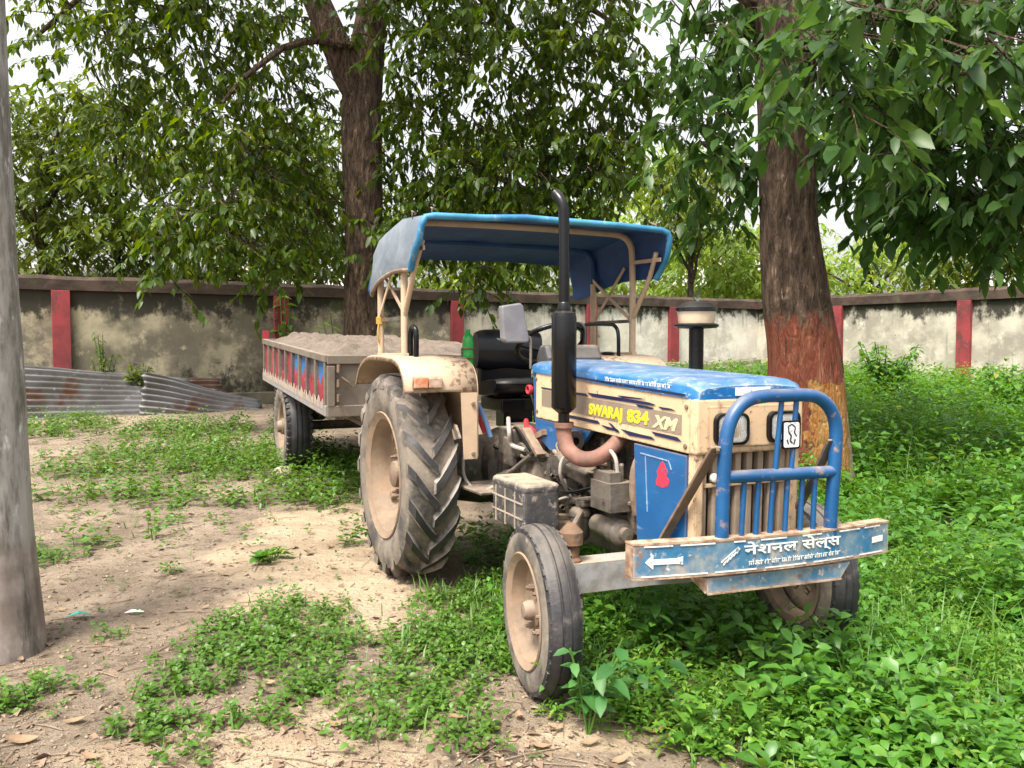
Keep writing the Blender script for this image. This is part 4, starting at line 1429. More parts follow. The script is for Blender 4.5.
stem_plant('creeper', 'dark creeper clinging to the mouldy wall above the corrugated sheets', x, y, 1.35, 12, .075, 12, M['leafBack'], wr=.6, spread=.20, hang=.6, lod=1)
x, y = wallpt(on_line(138, W0, WC), .4, 0)[:2]
stem_plant('shrub', 'dark little shrub on top of the corrugated sheets', x, y, .8, 20, .09, 16, M['leafBack'], wr=.55, spread=.45, lod=1)
x, y = wallpt(on_line(281, W0, WC), .25, 0)[:2]
stem_plant('creeper', 'dark leafy creeper over the red pillar behind the trailer tail', x, y, 2.15, 7, .22, 8, M['weed_dark'], wr=.5, spread=.14, lod=0)

#PART2
# ------------------------------------------------------------------ the tractor (local x forward, y to its left, z up)
tractor = thing('tractor', 'blue and cream tractor with a canopy and front bull bar parked in the yard', 'tractor', (TX, TY, 0), (0, 0, TH - PI / 2))


def lug_tyre(R, hw, nl, rr):
    """agricultural tyre carcass with chevron lugs; axis y"""
    body = MB()
    prof = [(rr, -hw * .80), (rr + .03, -hw * .92), (rr + .10, -hw), (R - .11, -hw * .99), (R - .065, -hw * .90), (R - .047, -hw * .6), (R - .042, 0),
            (R - .047, hw * .6), (R - .065, hw * .90), (R - .11, hw * .99), (rr + .10, hw), (rr + .03, hw * .92), (rr, hw * .80)]
    body.lathe(prof, axis='y', seg=72)
    lugs = MB()
    flank = []
    for side in (-1, 1):
        for k in range(nl):
            a0 = 2 * PI * (k + (.5 if side > 0 else 0)) / nl
            wob = random.uniform(.9, 1.1)
            rows = []
            for i in range(6):
                t = i / 5
                y = side * hw * (-.06 + t * 1.06)
                a = a0 + .36 * t ** 1.15
                drop = .0 if t < .75 else (t - .75) / .25
                top = R - .004 * abs(y / hw) - .035 * drop ** 2 - random.uniform(0, .004)
                bot = R - .055 - .04 * drop
                wd = (.034 + .007 * t) * wob
                sl = .38          # slant of the bar seen on the tread
                p = []
                for (o, r) in ((-1.25, bot), (-.78, top), (.78, top), (1.25, bot)):
                    aa = a + o * wd / R
                    p.append((r * math.cos(aa), y, r * math.sin(aa)))
                rows.append(p)
            n = len(rows)
            V = [q for r_ in rows for q in r_]
            F = [(i * 4 + j, i * 4 + j + 1, i * 4 + j + 5, i * 4 + j + 4) for i in range(n - 1) for j in range(3)] + [(0, 1, 2, 3), ((n - 1) * 4 + 3, (n - 1) * 4 + 2, (n - 1) * 4 + 1, (n - 1) * 4)]
            flank += [k % 3 != 1 for k in range(15)] + [True, True]
            lugs.add(V, F)
    return body, lugs, flank


def two_mats(o, mat2, test):
    o.data.materials.append(mat2)
    for p in o.data.polygons:
        if test(p): p.material_index = 1


RR, RHW, RY = .63, .155, .685
def rear_wheel(y, side):
    w = joint('rear_wheel', tractor, (0, y, RR), (0, 0.17 * side, 0))
    b, lg, flank = lug_tyre(RR, RHW, 19, .37)
    n0 = len(b.f)
    b.add(lg.v, lg.f)
    ty = b.build('tyre', M['rubber'], w, smooth=True, bevel=0)
    two_mats(ty, M['rubber_wall'], lambda p: p.index < n0 or (abs(p.center.y) > RHW * .93 and math.hypot(p.center.x, p.center.z) < RR - .045))
    ty.data.materials.append(M['mud_edge'])
    for p in ty.data.polygons:
        if p.index >= n0 and flank[p.index - n0] and abs(p.center.y) < RHW * .95: p.material_index = 2
    s = side                                              # +1: outer face at +y
    r = MB().lathe([(.372, s * .120), (.392, s * .142), (.386, s * .150), (.366, s * .138), (.345, s * .128), (.338, s * .10), (.325, s * .085), (.318, s * .03), (.30, s * -.01), (.285, s * -.022), (.20, s * -.03),
                    (.19, s * -.015), (.10, s * -.012), (.0, s * -.012)], axis='y', seg=56)
    r.lathe([(.372, -s * .12), (.39, -s * .145), (.33, -s * .13), (.318, s * .03)], axis='y', seg=56)
    r.build('rim', M['rim'], w, smooth=True)
    h = MB().lathe([(.125, s * -.014), (.125, s * .012), (.085, s * .02), (.08, s * .075), (.055, s * .085), (0, s * .087)], axis='y', seg=28)
    for k in range(8):
        a = 2 * PI * k / 8
        h.lathe([(.017, s * -.02), (.017, s * .03), (.010, s * .032), (.010, s * .055), (0, s * .056)], (.155 * math.cos(a), 0, .155 * math.sin(a)), 'y', 6)
    for k in range(6):
        a = 2 * PI * k / 6 + .3
        h.lathe([(.014, s * .0), (.014, s * .03), (0, s * .031)], (.10 * math.cos(a), 0, .10 * math.sin(a)), 'y', 6)
    h.build('wheel_hub', M['rust'], w, smooth=True)
    for k in range(4):
        a = 2 * PI * k / 4 + .5
        MB().box((.275 * math.cos(a), s * .0, .275 * math.sin(a)), (.05, .06, .05), (0, -a, 0)).build('rim_lug', M['rim'], w, bevel=.006)


rear_wheel(-RY, -1)
rear_wheel(RY, 1)

FR, FHW, FYW = .347, .078, .70
def front_wheel(y, side):
    w = joint('front_wheel', tractor, (1.93, y, FR), (0, 0, math.radians(-8)))
    s = side
    prof = [(.222, -.062), (.245, -.072), (.285, -.075), (.314, -.069), (.332, -.060), (.337, -.046), (.343, -.040), (.346, -.024), (.341, -.021), (.341, -.015), (.3475, -.012), (.3485, 0)]
    prof = prof + [(r, -h) for r, h in prof[-2::-1]]
    t = MB().lathe(prof, axis='y', seg=64)
    for sd in (-1, 1):
        for k in range(40):                                # worn shoulder blocks
            a = 2 * PI * (k + .25 * sd) / 40
            t.box((.319 * math.cos(a), sd * (.0605 + random.uniform(-.004, .001)), .318 * math.sin(a)), (.026, .014, random.uniform(.022, .040)), (0, -a, 0))
    ty = t.build('tyre', M['rubber'], w, smooth=True)
    two_mats(ty, M['rubber_wall'], lambda p: math.hypot(p.center.x, p.center.z) < .312)
    r = MB().lathe([(.225, s * .058), (.238, s * .072), (.232, s * .078), (.215, s * .066), (.205, s * .060), (.198, s * .03), (.188, s * .005), (.165, s * -.006), (.12, s * .004), (.095, s * .012), (0, s * .014)], axis='y', seg=48)
    r.lathe([(.225, -s * .058), (.238, -s * .075), (.205, -s * .066), (.19, s * .0)], axis='y', seg=48)
    r.build('rim', M['rim'], w, smooth=True)
    h = MB().lathe([(.07, s * .01), (.065, s * .025), (.042, s * .032), (.038, s * .062), (.030, s * .072), (.015, s * .075), (0, s * .075)], axis='y', seg=24)
    for k in range(6):
        a = 2 * PI * k / 6
        h.lathe([(.014, s * .0), (.014, s * .032), (.008, s * .034), (.008, s * .046), (0, s * .047)], (.092 * math.cos(a), 0, .092 * math.sin(a)), 'y', 6)
    h.build('wheel_hub', M['rust'], w, smooth=True)


front_wheel(-FYW, -1)
front_wheel(FYW, 1)

# front axle
ax = MB()
for i in range(1):
    ax.loft([[(1.87, y, z - .062), (1.985, y, z - .062), (1.985, y, z + .062), (1.87, y, z + .062), (1.87, y, z - .062)] for y, z in ((-.585, .47), (-.2, .462), (0, .45), (.2, .462), (.585, .47))], cap=True)
ax.build('front_axle', M['axle'], tractor, bevel=.008)
for s in (-1, 1):
    sp = MB().lathe([(.045, .40), (.045, .54), (.034, .55), (.034, .60), (.05, .605), (.05, .655), (.036, .67), (.02, .69), (0, .69)], (1.93, s * .555, 0), 'z', 20)
    sp.lathe([(.03, 0), (.03, .1)], (1.93, s * .56 - (.05 if s > 0 else .05) , .37), 'y', 14)
    sp.bar((1.93, s * .555, .62), (1.78, s * .50, .61), .035, .022)
    sp.build('spindle', M['orange_mud'], tractor, smooth=True)
MB().tube([(1.80, -.5, .60), (1.5, -.25, .66), (1.3, -.2, .68)], .014, 8).build('steering_rod', M['metal_dirty'], tractor, smooth=True)
MB().tube([(1.78, .5, .60), (1.5, .25, .66), (1.3, .2, .68)], .014, 8).build('steering_rod', M['metal_dirty'], tractor, smooth=True)
MB().loft([[(1.7, -.12, .40), (1.7, .12, .40), (1.7, .12, .56), (1.7, -.12, .56), (1.7, -.12, .40)], [(2.44, -.12, .50), (2.44, .12, .50), (2.44, .12, .62), (2.44, -.12, .62), (2.44, -.12, .50)]], cap=True).build('axle_bracket', M['grime'], tractor, bevel=.01)

# engine and gearbox
eb = MB().box((1.55, 0, .80), (.86, .32, .42))
eb.box((1.55, 0, 1.0), (.78, .26, .10))
for k in range(5):
    eb.box((1.22 + .16 * k, -.165, .86), (.03, .03, .26))
for k in range(4):
    eb.lathe([(.012, -.18), (.012, -.155)], (1.27 + .17 * k, 0, .66), 'y', 6)
eb.build('engine_block', M['grime'], tractor, bevel=.015)
MB().box((1.5, 0, .53), (.8, .26, .2), taper=1.2).build('oil_sump', M['grime'], tractor, bevel=.02)
MB().box((1.5, -.04, 1.055), (.72, .18, .09)).build('rocker_cover', M['metal_dirty'], tractor, bevel=.02)
gb = MB()
gb.loft([[(x, math.cos(t) * w, z + math.sin(t) * h) for t in [2 * PI * k / 24 for k in range(25)]] for x, w, h, z in ((.0, .27, .26, .64), (.30, .25, .25, .66), (.33, .20, .22, .68), (.72, .19, .20, .69), (.75, .24, .25, .71), (.82, .24, .25, .71), (.85, .22, .24, .72), (1.1, .24, .27, .75), (1.13, .27, .29, .76), (1.17, .27, .29, .76))], cap=True)
for k in range(8):
    a = PI / 2 + .25 + k * .33
    gb.lathe([(.014, 1.10), (.014, 1.19)], (0, math.cos(a) * .255, .76 + math.sin(a) * .275), 'x', 6)
gb.box((.5, 0, .90), (.42, .26, .10))
gb.box((.92, -.12, .93), (.20, .20, .14))
for k in range(6):
    gb.box((.40 + .07 * k, -.17, .74), (.012, .10, .2))
gb.build('gearbox', M['grime'], tractor, smooth=True, bevel=.006)
MB().lathe([(.13, -.62), (.13, -.42), (.19, -.36), (.22, -.2), (.22, .2), (.19, .36), (.13, .42), (.13, .62)], (0, 0, .63), 'y', 28).build('rear_axle', M['grime'], tractor, smooth=True)
MB().box((.62, -.37, .62), (.46, .30, .014), (0, -.03, 0)).build('footboard', M['grime'], tractor, bevel=.003)
MB().box((.62, .37, .62), (.46, .30, .014), (0, -.03, 0)).build('footboard', M['grime'], tractor, bevel=.003)
MB().bar((.5, -.52, .62), (.5, -.22, .60), .04, .03).build('footboard_bracket', M['metal_dirty'], tractor)
for x, y in ((.80, -.30), (.88, -.37)):
    MB().tube([(x + .1, y + .08, .84), (x + .02, y + .02, .76), (x - .05, y, .72)], .011, 8).bar((x - .02, y, .735), (x - .10, y, .715), .06, .012).build('pedal', M['metal_dirty'], tractor)
for y, z, x in ((.05, 1.22, .50), (-.05, 1.15, .56)):
    lv = MB().tube([(x, y, .93), (x - .02, y, z - .1), (x - .08, y, z)], .010, 8)
    lv.lathe([(0, -.025), (.02, -.012), (.024, 0), (.02, .014), (0, .025)], (x - .08, y, z), 'z', 12)
    lv.build('gear_lever', M['black'], tractor, smooth=True)
# things bolted to the engine's right side
MB().lathe([(0, .505), (.032, .51), (.045, .525), (.047, .62), (.052, .625), (.052, .645), (.04, .66), (.022, .665), (.022, .70), (.012, .705), (0, .73)], (1.53, -.29, 0), 'z', 24).build('fuel_filter', M['metal_dirty'], tractor, smooth=True)
MB().box((1.53, -.25, .69), (.12, .12, .035)).build('filter_head', M['metal_dirty'], tractor, bevel=.008)
MB().lathe([(0, .0), (.03, .005), (.045, .02), (.048, .17), (.06, .18), (.06, .235), (.045, .25), (.03, .255), (.03, .285), (0, .29)], (1.60, -.25, .60), 'x', 24).build('starter_motor', M['metal_dirty'], tractor, smooth=True)
pm = MB().box((1.79, -.27, .765), (.17, .13, .13))
pm.box((1.79, -.30, .85), (.14, .06, .05))
for k in range(3):
    pm.lathe([(.013, .82), (.013, .90), (.008, .91)], (1.73 + .05 * k, -.25, 0), 'z', 8)
pm.build('injection_pump', M['metal_dirty'], tractor, bevel=.008)
MB().lathe([(0, -.07), (.05, -.065), (.068, -.04), (.07, .03), (.05, .06), (0, .065)], (1.36, -.27, .84), 'y', 22).build('alternator', M['grime'], tractor, smooth=True)
MB().box((1.52, -.27, .83), (.15, .10, .075), (.35, .2, .2)).build('air_intake_box', M['grime'], tractor, bevel=.012)
MB().tube(poly_len([(1.98, -.12, 1.0), (1.95, -.20, .97), (1.93, -.235, .90), (1.925, -.24, .80), (1.92, -.22, .70)], 6), .026, 12).build('radiator_hose', M['rust'], tractor, smooth=True)
MB().tube(poly_len([(1.70, -.24, .95), (1.76, -.29, .98), (1.84, -.29, .94), (1.85, -.28, .86)], 6), .009, 8).build('fuel_pipe', M['cable_grey'], tractor, smooth=True)
MB().tube(poly_len([(1.42, -.30, .72), (1.46, -.36, .82), (1.47, -.34, .90), (1.55, -.28, .92)], 6), .009, 8).build('fuel_pipe', M['cable_grey'], tractor, smooth=True)
MB().tube(poly_len([(1.25, -.28, .70), (1.32, -.33, .66), (1.45, -.31, .70)], 5), .008, 8).build('fuel_pipe', M['cable_grey'], tractor, smooth=True)
MB().tube(poly_len([(.72, -.30, 1.02), (.80, -.33, .95), (.78, -.31, .88), (.9, -.28, .86)], 6), .012, 8).build('control_cable', M['cable_grey'], tractor, smooth=True)
MB().tube(poly_len([(.40, -.42, 1.12), (.48, -.40, 1.05), (.52, -.36, .92)], 6), .014, 8).build('control_cable', M['cable_red'], tractor, smooth=True)
MB().tube(poly_len([(.42, -.40, 1.13), (.53, -.38, 1.04), (.56, -.34, .90)], 6), .014, 8).build('control_cable', M['cable_blue'], tractor, smooth=True)
MB().tube(poly_len([(.70, -.18, 1.0), (.80, -.22, .96), (.92, -.26, .98), (.96, -.2, .9)], 6), .015, 8).build('control_cable', M['cable_red'], tractor, smooth=True)
MB().box((.66, -.2, .88), (.22, .18, .16)).box((.70, -.28, .83), (.12, .04, .16)).build('hydraulic_valve', M['grime'], tractor, bevel=.012)
MB().tube(poly_len([(.36, -.43, .80), (.45, -.46, .66), (.62, -.44, .60), (.8, -.4, .66)], 6), .010, 8).build('brake_rod', M['cable_grey'], tractor, smooth=True)

rc = random.Random(4)
for k in range(9):
    x0, x1 = rc.uniform(1.15, 1.5), rc.uniform(1.5, 1.9)
    z0, z1 = rc.uniform(.62, .98), rc.uniform(.62, .95)
    MB().tube(poly_len([(x0, -.17, z0), (x0 + .03, -.24 - rc.uniform(0, .05), z0 + rc.uniform(-.03, .06)), ((x0 + x1) / 2, -.27 - rc.uniform(0, .05), (z0 + z1) / 2 + rc.uniform(-.06, .06)), (x1, -.23, z1 + .02), (x1 + .01, -.17, z1)], 5), rc.choice((.006, .008, .012)), 8).build('engine_hose', rc.choice((M['grime'], M['black'], M['metal_dirty'], M['rust'])), tractor, smooth=True)
for k in range(6):
    x0, y0, z0 = rc.uniform(.3, .9), -.2 - rc.uniform(0, .1), rc.uniform(.78, 1.02)
    MB().tube(poly_len([(x0, y0, z0), (x0 + .12, y0 - rc.uniform(0, .06), z0 - rc.uniform(-.05, .1)), (x0 + .28, y0 + .02, z0 - rc.uniform(0, .12)), (x0 + .42, y0 + .04, z0 - .08)], 5), rc.choice((.007, .010, .013)), 8).build('control_cable', rc.choice((M['grime'], M['black'], M['metal_dirty'])), tractor, smooth=True)
eb2 = MB()
for k in range(26):
    x0, z0 = rc.uniform(1.14, 1.92), rc.uniform(.62, .98)
    eb2.lathe([(.012, -.182), (.012, -.160)], (x0, 0, z0), 'y', 6)
for x0, z0, dx, dz in ((1.22, .95, .12, .07), (1.42, .64, .10, .09), (1.66, .93, .14, .08), (1.88, .66, .10, .12), (1.30, .74, .14, .05)):
    eb2.box((x0, -.19, z0), (dx, .06, dz), (rc.uniform(-.1, .1), rc.uniform(-.15, .15), 0))
eb2.box((1.56, -.15, .80), (.80, .03, .40))
eb2.build('crankcase_covers', M['grime'], tractor, bevel=.006)
MB().lathe([(.0, 1.985), (.10, 1.985), (.105, 1.995), (.105, 2.01), (.10, 2.02), (0, 2.02)], (0, -.03, .68), 'x', 28).build('crank_pulley', M['metal_dirty'], tractor, smooth=True)
MB().lathe([(.02, -.03), (.05, -.025), (.055, 0), (.05, .025), (.02, .03)], (1.49, -.31, .975), 'x', 16).build('fuel_bulb', M['grime'], tractor, smooth=True)
MB().bar((.95, -.30, .98), (1.13, -.30, .86), .05, .02).bar((.93, -.26, .92), (1.12, -.27, .98), .03, .03).build('linkage', M['rust'], tractor)

# exhaust
ex = MB().tube(poly_len([(1.785, -.18, 1.07), (1.785, -.22, 1.02), (1.78, -.28, .965), (1.74, -.33, .925), (1.68, -.37, .918), (1.61, -.395, .95), (1.575, -.40, 1.01), (1.57, -.40, 1.07)], 8), .036, 16)
ex.lathe([(.046, 1.05), (.046, 1.075)], (1.57, -.40, 0), 'z', 18)
ex.build('exhaust_elbow', M['hot_pipe'], tractor, smooth=True)
mf = MB().lathe([(.026, 1.06), (.026, 1.115), (.050, 1.135), (.0575, 1.145), (.0575, 1.555), (.052, 1.575), (.030, 1.585), (.030, 1.62), (.026, 1.625)], (1.57, -.40, 0), 'z', 30)
mf.build('muffler', M['black'], tractor, smooth=True)
MB().tube([(1.57, -.40, 1.58), (1.57, -.40, 1.8), (1.565, -.40, 2.0)] + poly_len([(1.565, -.40, 2.02), (1.562, -.402, 2.06), (1.545, -.41, 2.095), (1.515, -.42, 2.125)], 5), .025, 18).build('exhaust_pipe', M['black'], tractor, smooth=True)

# bonnet
def zt(x): return 1.338 - (x - 1.0) * .034
def zc(x): return 1.287 - (x - 1.0) * .043
HW = .265
rows = []
for x, dz, dw in ((.955, -.02, -.012), (.962, -.006, -.003), (.99, 0, 0), (1.4, 0, 0), (1.85, 0, 0), (2.24, 0, 0), (2.32, -.004, -.002), (2.36, -.014, -.010), (2.378, -.030, -.022)):
    t, c, w = zt(x) + dz, zc(x) - .004, HW + .006 + dw
    rows.append([(x, -w, c), (x, -w, t - .020), (x, -w + .008, t - .008), (x, -w + .035, t + .002), (x, -.12, t + .010), (x, 0, t + .013), (x, .12, t + .010), (x, w - .035, t + .002), (x, w - .008, t - .008), (x, w, t - .020), (x, w, c)])
hood = MB().loft(rows, cap=True).build('hood_top', M['hood_blue'], tractor, smooth=True)
MB().box((2.3795, .005, zc(2.37) + .022), (.004, .17, .032)).build('white_label', M['white'], hood)
MB().add([(1.3, -HW - .0075, zc(1.3) + .012), (2.32, -HW - .0075, zc(2.32) + .012), (2.32, -HW - .0075, zc(2.32) + .002), (1.3, -HW - .0075, zc(1.3) + .002)], [(0, 1, 2, 3)]).build('trim_line', M['navy'], hood)

for s in (-1, 1):
    poly = [(1.00, zc(1.0) - .002), (2.345, zc(2.345) - .002), (2.345, 1.012), (1.0, 1.046)]
    sp = MB().prism(poly, 'y', s * (HW - .02), s * HW).build('hood_side', M['cream'], tractor, bevel=.004)
    if s < 0: side_panel = sp
    MB().prism([(.955, 1.285), (1.003, 1.285), (1.003, 1.043), (1.58, 1.029), (1.50, .96), (1.36, .905), (1.16, .885), (1.05, .93), (.975, 1.03)], 'y', s * (HW - .028), s * (HW - .004)).build('cowl', M['blue'], tractor, bevel=.004)
    fp = MB().prism([(1.945, 1.012), (2.318, 1.003), (2.312, .60), (1.975, .60)], 'y', s * (HW - .026), s * (HW - .003)).build('lower_side_panel', M['blue'], tractor, bevel=.004)
    if s < 0:
        lower_panel = fp
# the back of the cowl, the tank and the radiator close the bonnet
MB().box((.975, 0, 1.14), (.02, .50, .34)).build('firewall', M['blue'], tractor)
MB().box((1.25, 0, 1.17), (.5, .42, .18)).build('fuel_tank', M['dark'], tractor)
MB().box((2.14, 0, .83), (.12, .44, .5)).build('radiator', M['dark'], tractor)
nose = MB().box((2.355, 0, (1.01 + zc(2.36)) / 2 - .001), (.05, 2 * HW - .002, zc(2.36) - 1.012)).build('nose_panel', M['cream'], tractor, bevel=.012, segs=3)
MB().prism([(-.215, 1.035), (.215, 1.035), (.215, 1.195), (-.215, 1.195)], 'x', 2.379, 2.386).build('nose_relief', M['cream'], nose, bevel=.006, segs=3)
for y in (-.245, .245):
    pass


def rounded(cy, cz, w, h, r, n=5):
    P = []
    for (sy, sz, a0) in ((1, 1, 0), (-1, 1, 90), (-1, -1, 180), (1, -1, 270)):
        for k in range(n + 1):
            a = math.radians(a0 + 90 * k / n)
            P.append((cy + sy * (w / 2 - r) + r * math.cos(a), cz + sz * (h / 2 - r) + r * math.sin(a)))
    return P


for y in (-.108, .150):
    hl = joint('headlight', tractor)
    b = MB()
    z = 1.107
    outer, mid, inner = rounded(y, z, .166, .128, .034), rounded(y, z, .160, .122, .032), rounded(y, z, .138, .102, .026)
    V = [(2.380, *p) for p in outer] + [(2.402, *p) for p in mid] + [(2.404, *p) for p in inner] + [(2.396, *p) for p in inner]
    n = len(outer)
    F = [(j * n + i, j * n + (i + 1) % n, (j + 1) * n + (i + 1) % n, (j + 1) * n + i) for j in range(3) for i in range(n)]
    b.add(V, F).build('bezel', M['black'], hl, smooth=True)
    g = MB()
    rows = [[(2.398 + .020 * (1 - (k / 4) ** 2), y + (p[0] - y) * k / 4, z + (p[1] - z) * k / 4) for p in inner + inner[:1]] for k in range(5)]
    g.loft(rows).build('lens', M['headglass'], hl, smooth=True)
    rows = [[(2.3815 + .014 * (k / 4) ** 2, y + (p[0] - y) * k / 4, z + (p[1] - z) * k / 4) for p in inner + inner[:1]] for k in range(5)]
    MB().loft(rows).build('reflector', M['reflector'], hl, smooth=True)
    MB().lathe([(.012, 2.3825), (.012, 2.396), (.006, 2.40), (0, 2.40)], (0, y, z), 'x', 12).build('bulb', M['white'], hl, smooth=True)
    for k in range(5):
        pass

# grille: cream posts, tan slats, dark gaps
gr = joint('grille', tractor)
for y in (-.238, .238):
    MB().bar((2.345, y, 1.012), (2.335, y * .98, .60), .035, .05, up=(1, 0, 0)).build('grille_post', M['cream'], gr, bevel=.004)
sl = []
for k in range(8):
    y = -.195 + .39 * k / 7
    MB().bar((2.325, y, 1.008), (2.318, y, .60), .028, .034, up=(1, 0, 0)).build('slat', M['steel_tan'], gr, bevel=.006)
MB().box((2.342, 0, .885), (.016, .40, .016)).build('cross_strip', M['cream'], gr, bevel=.003)
MB().prism([(-.235, .60), (.235, .60), (.235, 1.0), (-.235, 1.0)], 'x', 2.285, 2.297).build('backing', M['dark'], gr)  # plain near-black sheet behind the slats
MB().lathe([(.018, 2.345), (.018, 2.358), (.012, 2.362), (0, 2.362)], (0, -.155, .915), 'x', 16).build('grille_badge', M['white'], gr, smooth=True)

# decals and letters on the near bonnet side
def hz(u, v):                                     # measured on an enlargement of the bonnet side
    p = on(530 + u / 6.02, 350 + v / 6.02, 'y', -HW)
    return (p.x, p.z)


def decal(name, pts, mat, parent, lift=.0016, th=.0016):
    return MB().prism([hz(*p) for p in pts], 'y', -HW - lift, -HW - lift - th).build(name, mat, parent)


decal('grey_band', [(72, 240), (560, 322), (915, 392), (913, 512), (560, 440), (72, 335)], M['taupe'], side_panel, .001, .001)
for pts in ([(240, 250), (340, 262), (352, 280), (248, 266)], [(350, 256), (520, 282), (720, 315), (760, 330), (740, 335), (520, 303), (378, 280)], [(530, 272), (660, 288), (700, 298), (560, 288)],
            [(640, 325), (700, 335), (750, 350), (735, 356), (660, 345)], [(775, 340), (850, 352), (880, 366), (800, 358)], [(70, 222), (230, 250), (230, 258), (75, 232)],
            [(225, 388), (410, 425), (425, 445), (395, 442), (240, 408)], [(430, 450), (530, 478), (540, 492), (470, 478)], [(475, 435), (495, 445), (545, 500), (520, 490)],
            [(550, 475), (660, 505), (735, 522), (755, 542), (600, 515)], [(735, 490), (850, 515), (890, 525), (915, 552), (880, 545), (760, 515)]):
    decal('stripe', pts, M['navy'], side_panel, .0022)


def text(name, body, size, mat, parent, loc, rot, bold=0.0, squeeze=1.0, depth=.001, shear=0.0, align='LEFT'):
    cu = bpy.data.curves.new(name, 'FONT')
    cu.body = body
    cu.size = size
    cu.offset = bold
    cu.extrude = depth
    cu.shear = shear
    cu.align_x = align
    cu.resolution_u = 4
    tmp = bpy.data.objects.new(name, cu)
    COL.objects.link(tmp)
    bpy.context.view_layer.update()
    me = bpy.data.meshes.new_from_object(tmp.evaluated_get(bpy.context.evaluated_depsgraph_get()))
    bpy.data.objects.remove(tmp)
    me.name = name
    me.materials.clear()
    me.materials.append(mat)
    o = bpy.data.objects.new(name, me)
    COL.objects.link(o)
    o.parent = parent
    o.location = loc
    o.rotation_euler = rot
    o.scale = (squeeze, 1, 1)
    return o


def fit_text(o, width):
    xs_ = [v.co.x for v in o.data.vertices]
    o.scale.x = width / (max(xs_) - min(xs_))
    o.location = Vector(o.location) - (o.rotation_euler.to_matrix() @ Vector((min(xs_) * o.scale.x, 0, 0)))


def side_text(body, p0, p1, h, mat, bold, **kw):
    a, b = hz(*p0), hz(*p1)
    ang = math.atan2(b[1] - a[1], b[0] - a[0])
    o = text('lettering', body, h / .70, mat, side_panel, (a[0], -HW - .0035, a[1]), (PI / 2, -ang, 0), bold, **kw)
    fit_text(o, math.hypot(b[0] - a[0], b[1] - a[1]))
    return o


side_text('SWARAJ', (358, 383), (557, 420), .047, M['yellow'], .0030)
side_text('834', (588, 428), (717, 448), .050, M['yellow'], .0030)
side_text('XM', (738, 460), (892, 490), .048, M['pale_yellow'], .0025, shear=.25)
for p in ((40, 172), (45, 365), (945, 342), (938, 580)):
    c = hz(*p)
    MB().lathe([(.010, -HW), (.010, -HW - .006), (.004, -HW - .008), (0, -HW - .008)], (c[0], 0, c[1]), 'y', 10).build('screw', M['rust'], side_panel)

# blurred small line of script on the bonnet edge: bars with hanging strokes
def script_line(mb, length, h, seedv, gaps=(.0,)):
    r = random.Random(seedv)
    x = 0
    while x < length:
        w = r.uniform(1.2, 3.4) * h
        w = min(w, length - x)
        mb.append((x, h * .92, x + w, h * .92, .14 * h))
        q = x + h * .2
        while q < x + w - h * .1:
            k = r.random()
            mb.append((q, h * .92, q, h * .05, .15 * h))
            if k < .5: mb.append((q - h * .32, h * .5, q, h * .42, .14 * h))
            if k > .7: mb.append((q, h * .92, q - h * .25, h * 1.3, .13 * h))
            if .3 < k < .6: mb.append((q - h * .35, h * .45, q - h * .15, h * .1, .14 * h))
            q += h * r.uniform(.45, .75)
        x += w + h * .35
    return mb


def strokes_mesh(strokes, name, mat, parent, loc, rot, th=.001):
    mb = MB()
    for x0, y0, x1, y1, w in strokes:
        mb.bar((x0, y0, 0), (x1, y1, 0), w, th)
    o = mb.build(name, mat, parent)
    o.location = loc
    o.rotation_euler = rot
    return o


hx = on(605, 382, 'y', -HW - .008)
hx2 = on(672, 390, 'y', -HW - .008)
strokes_mesh(script_line([], (hx2 - hx).length, .016, 5), 'lettering', M['white'], hood, (hx.x, -HW - .0085, hx.z + .004), (PI / 2, math.atan2(hx.z - hx2.z, hx2.x - hx.x), 0))

# pressed outline and red mark on the lower panel
def pz(u, v): 
    p = on(u, v, 'y', -HW)
    return (p.x, p.z)


mk = [pz(*q) for q in ((656, 485), (655.5, 480), (657.5, 476), (656.5, 471), (658.5, 467), (660, 463.5), (662, 461), (664, 464.5), (665.5, 468), (667.5, 472), (666.5, 477), (669, 481), (668, 486), (662, 488))]
MB().prism(mk, 'y', -HW + .0032, -HW + .0015).build('red_emblem', M['red'], lower_panel)
for a, b in (((640, 453), (668, 461)), ((645, 456), (647, 512)), ((668, 461), (671, 470))):
    a, b = pz(*a), pz(*b)
    MB().bar((a[0], -HW + .002, a[1]), (b[0], -HW + .002, b[1]), .005, .004, up=(0, 1, 0)).build('pressed_line', M['hood_blue'], lower_panel)

# dash, steering, seat, mirror
MB().prism([(.80, 1.13), (.955, 1.13), (.955, 1.36), (.92, 1.43), (.84, 1.43), (.80, 1.36)], 'y', -.17, .17).build('instrument_panel', M['dash'], tractor, bevel=.02, segs=3)
sw = joint('steering_wheel', tractor, (.66, -.005, 1.435), (0, math.radians(-33), 0))
rim_pts = [(.20 * math.cos(2 * PI * k / 40), .20 * math.sin(2 * PI * k / 40), 0) for k in range(41)]
MB().tube(rim_pts, .0145, 12, caps=False).build('wheel_rim', M['black'], sw, smooth=True)
spk = MB()
for k in range(3):
    a = 2 * PI * k / 3 + .5
    spk.tube([(0, 0, -.045), (.1 * math.cos(a), .1 * math.sin(a), -.035), (.197 * math.cos(a), .197 * math.sin(a), 0)], .012, 8)
spk.lathe([(.0, -.02), (.035, -.025), (.035, -.06), (.02, -.07), (0, -.07)], axis='z', seg=16)
spk.build('spokes', M['black'], sw, smooth=True)
MB().tube([(0, 0, -.05), (0, 0, -.36)], .022, 12).build('steering_column', M['black'], sw, smooth=True)
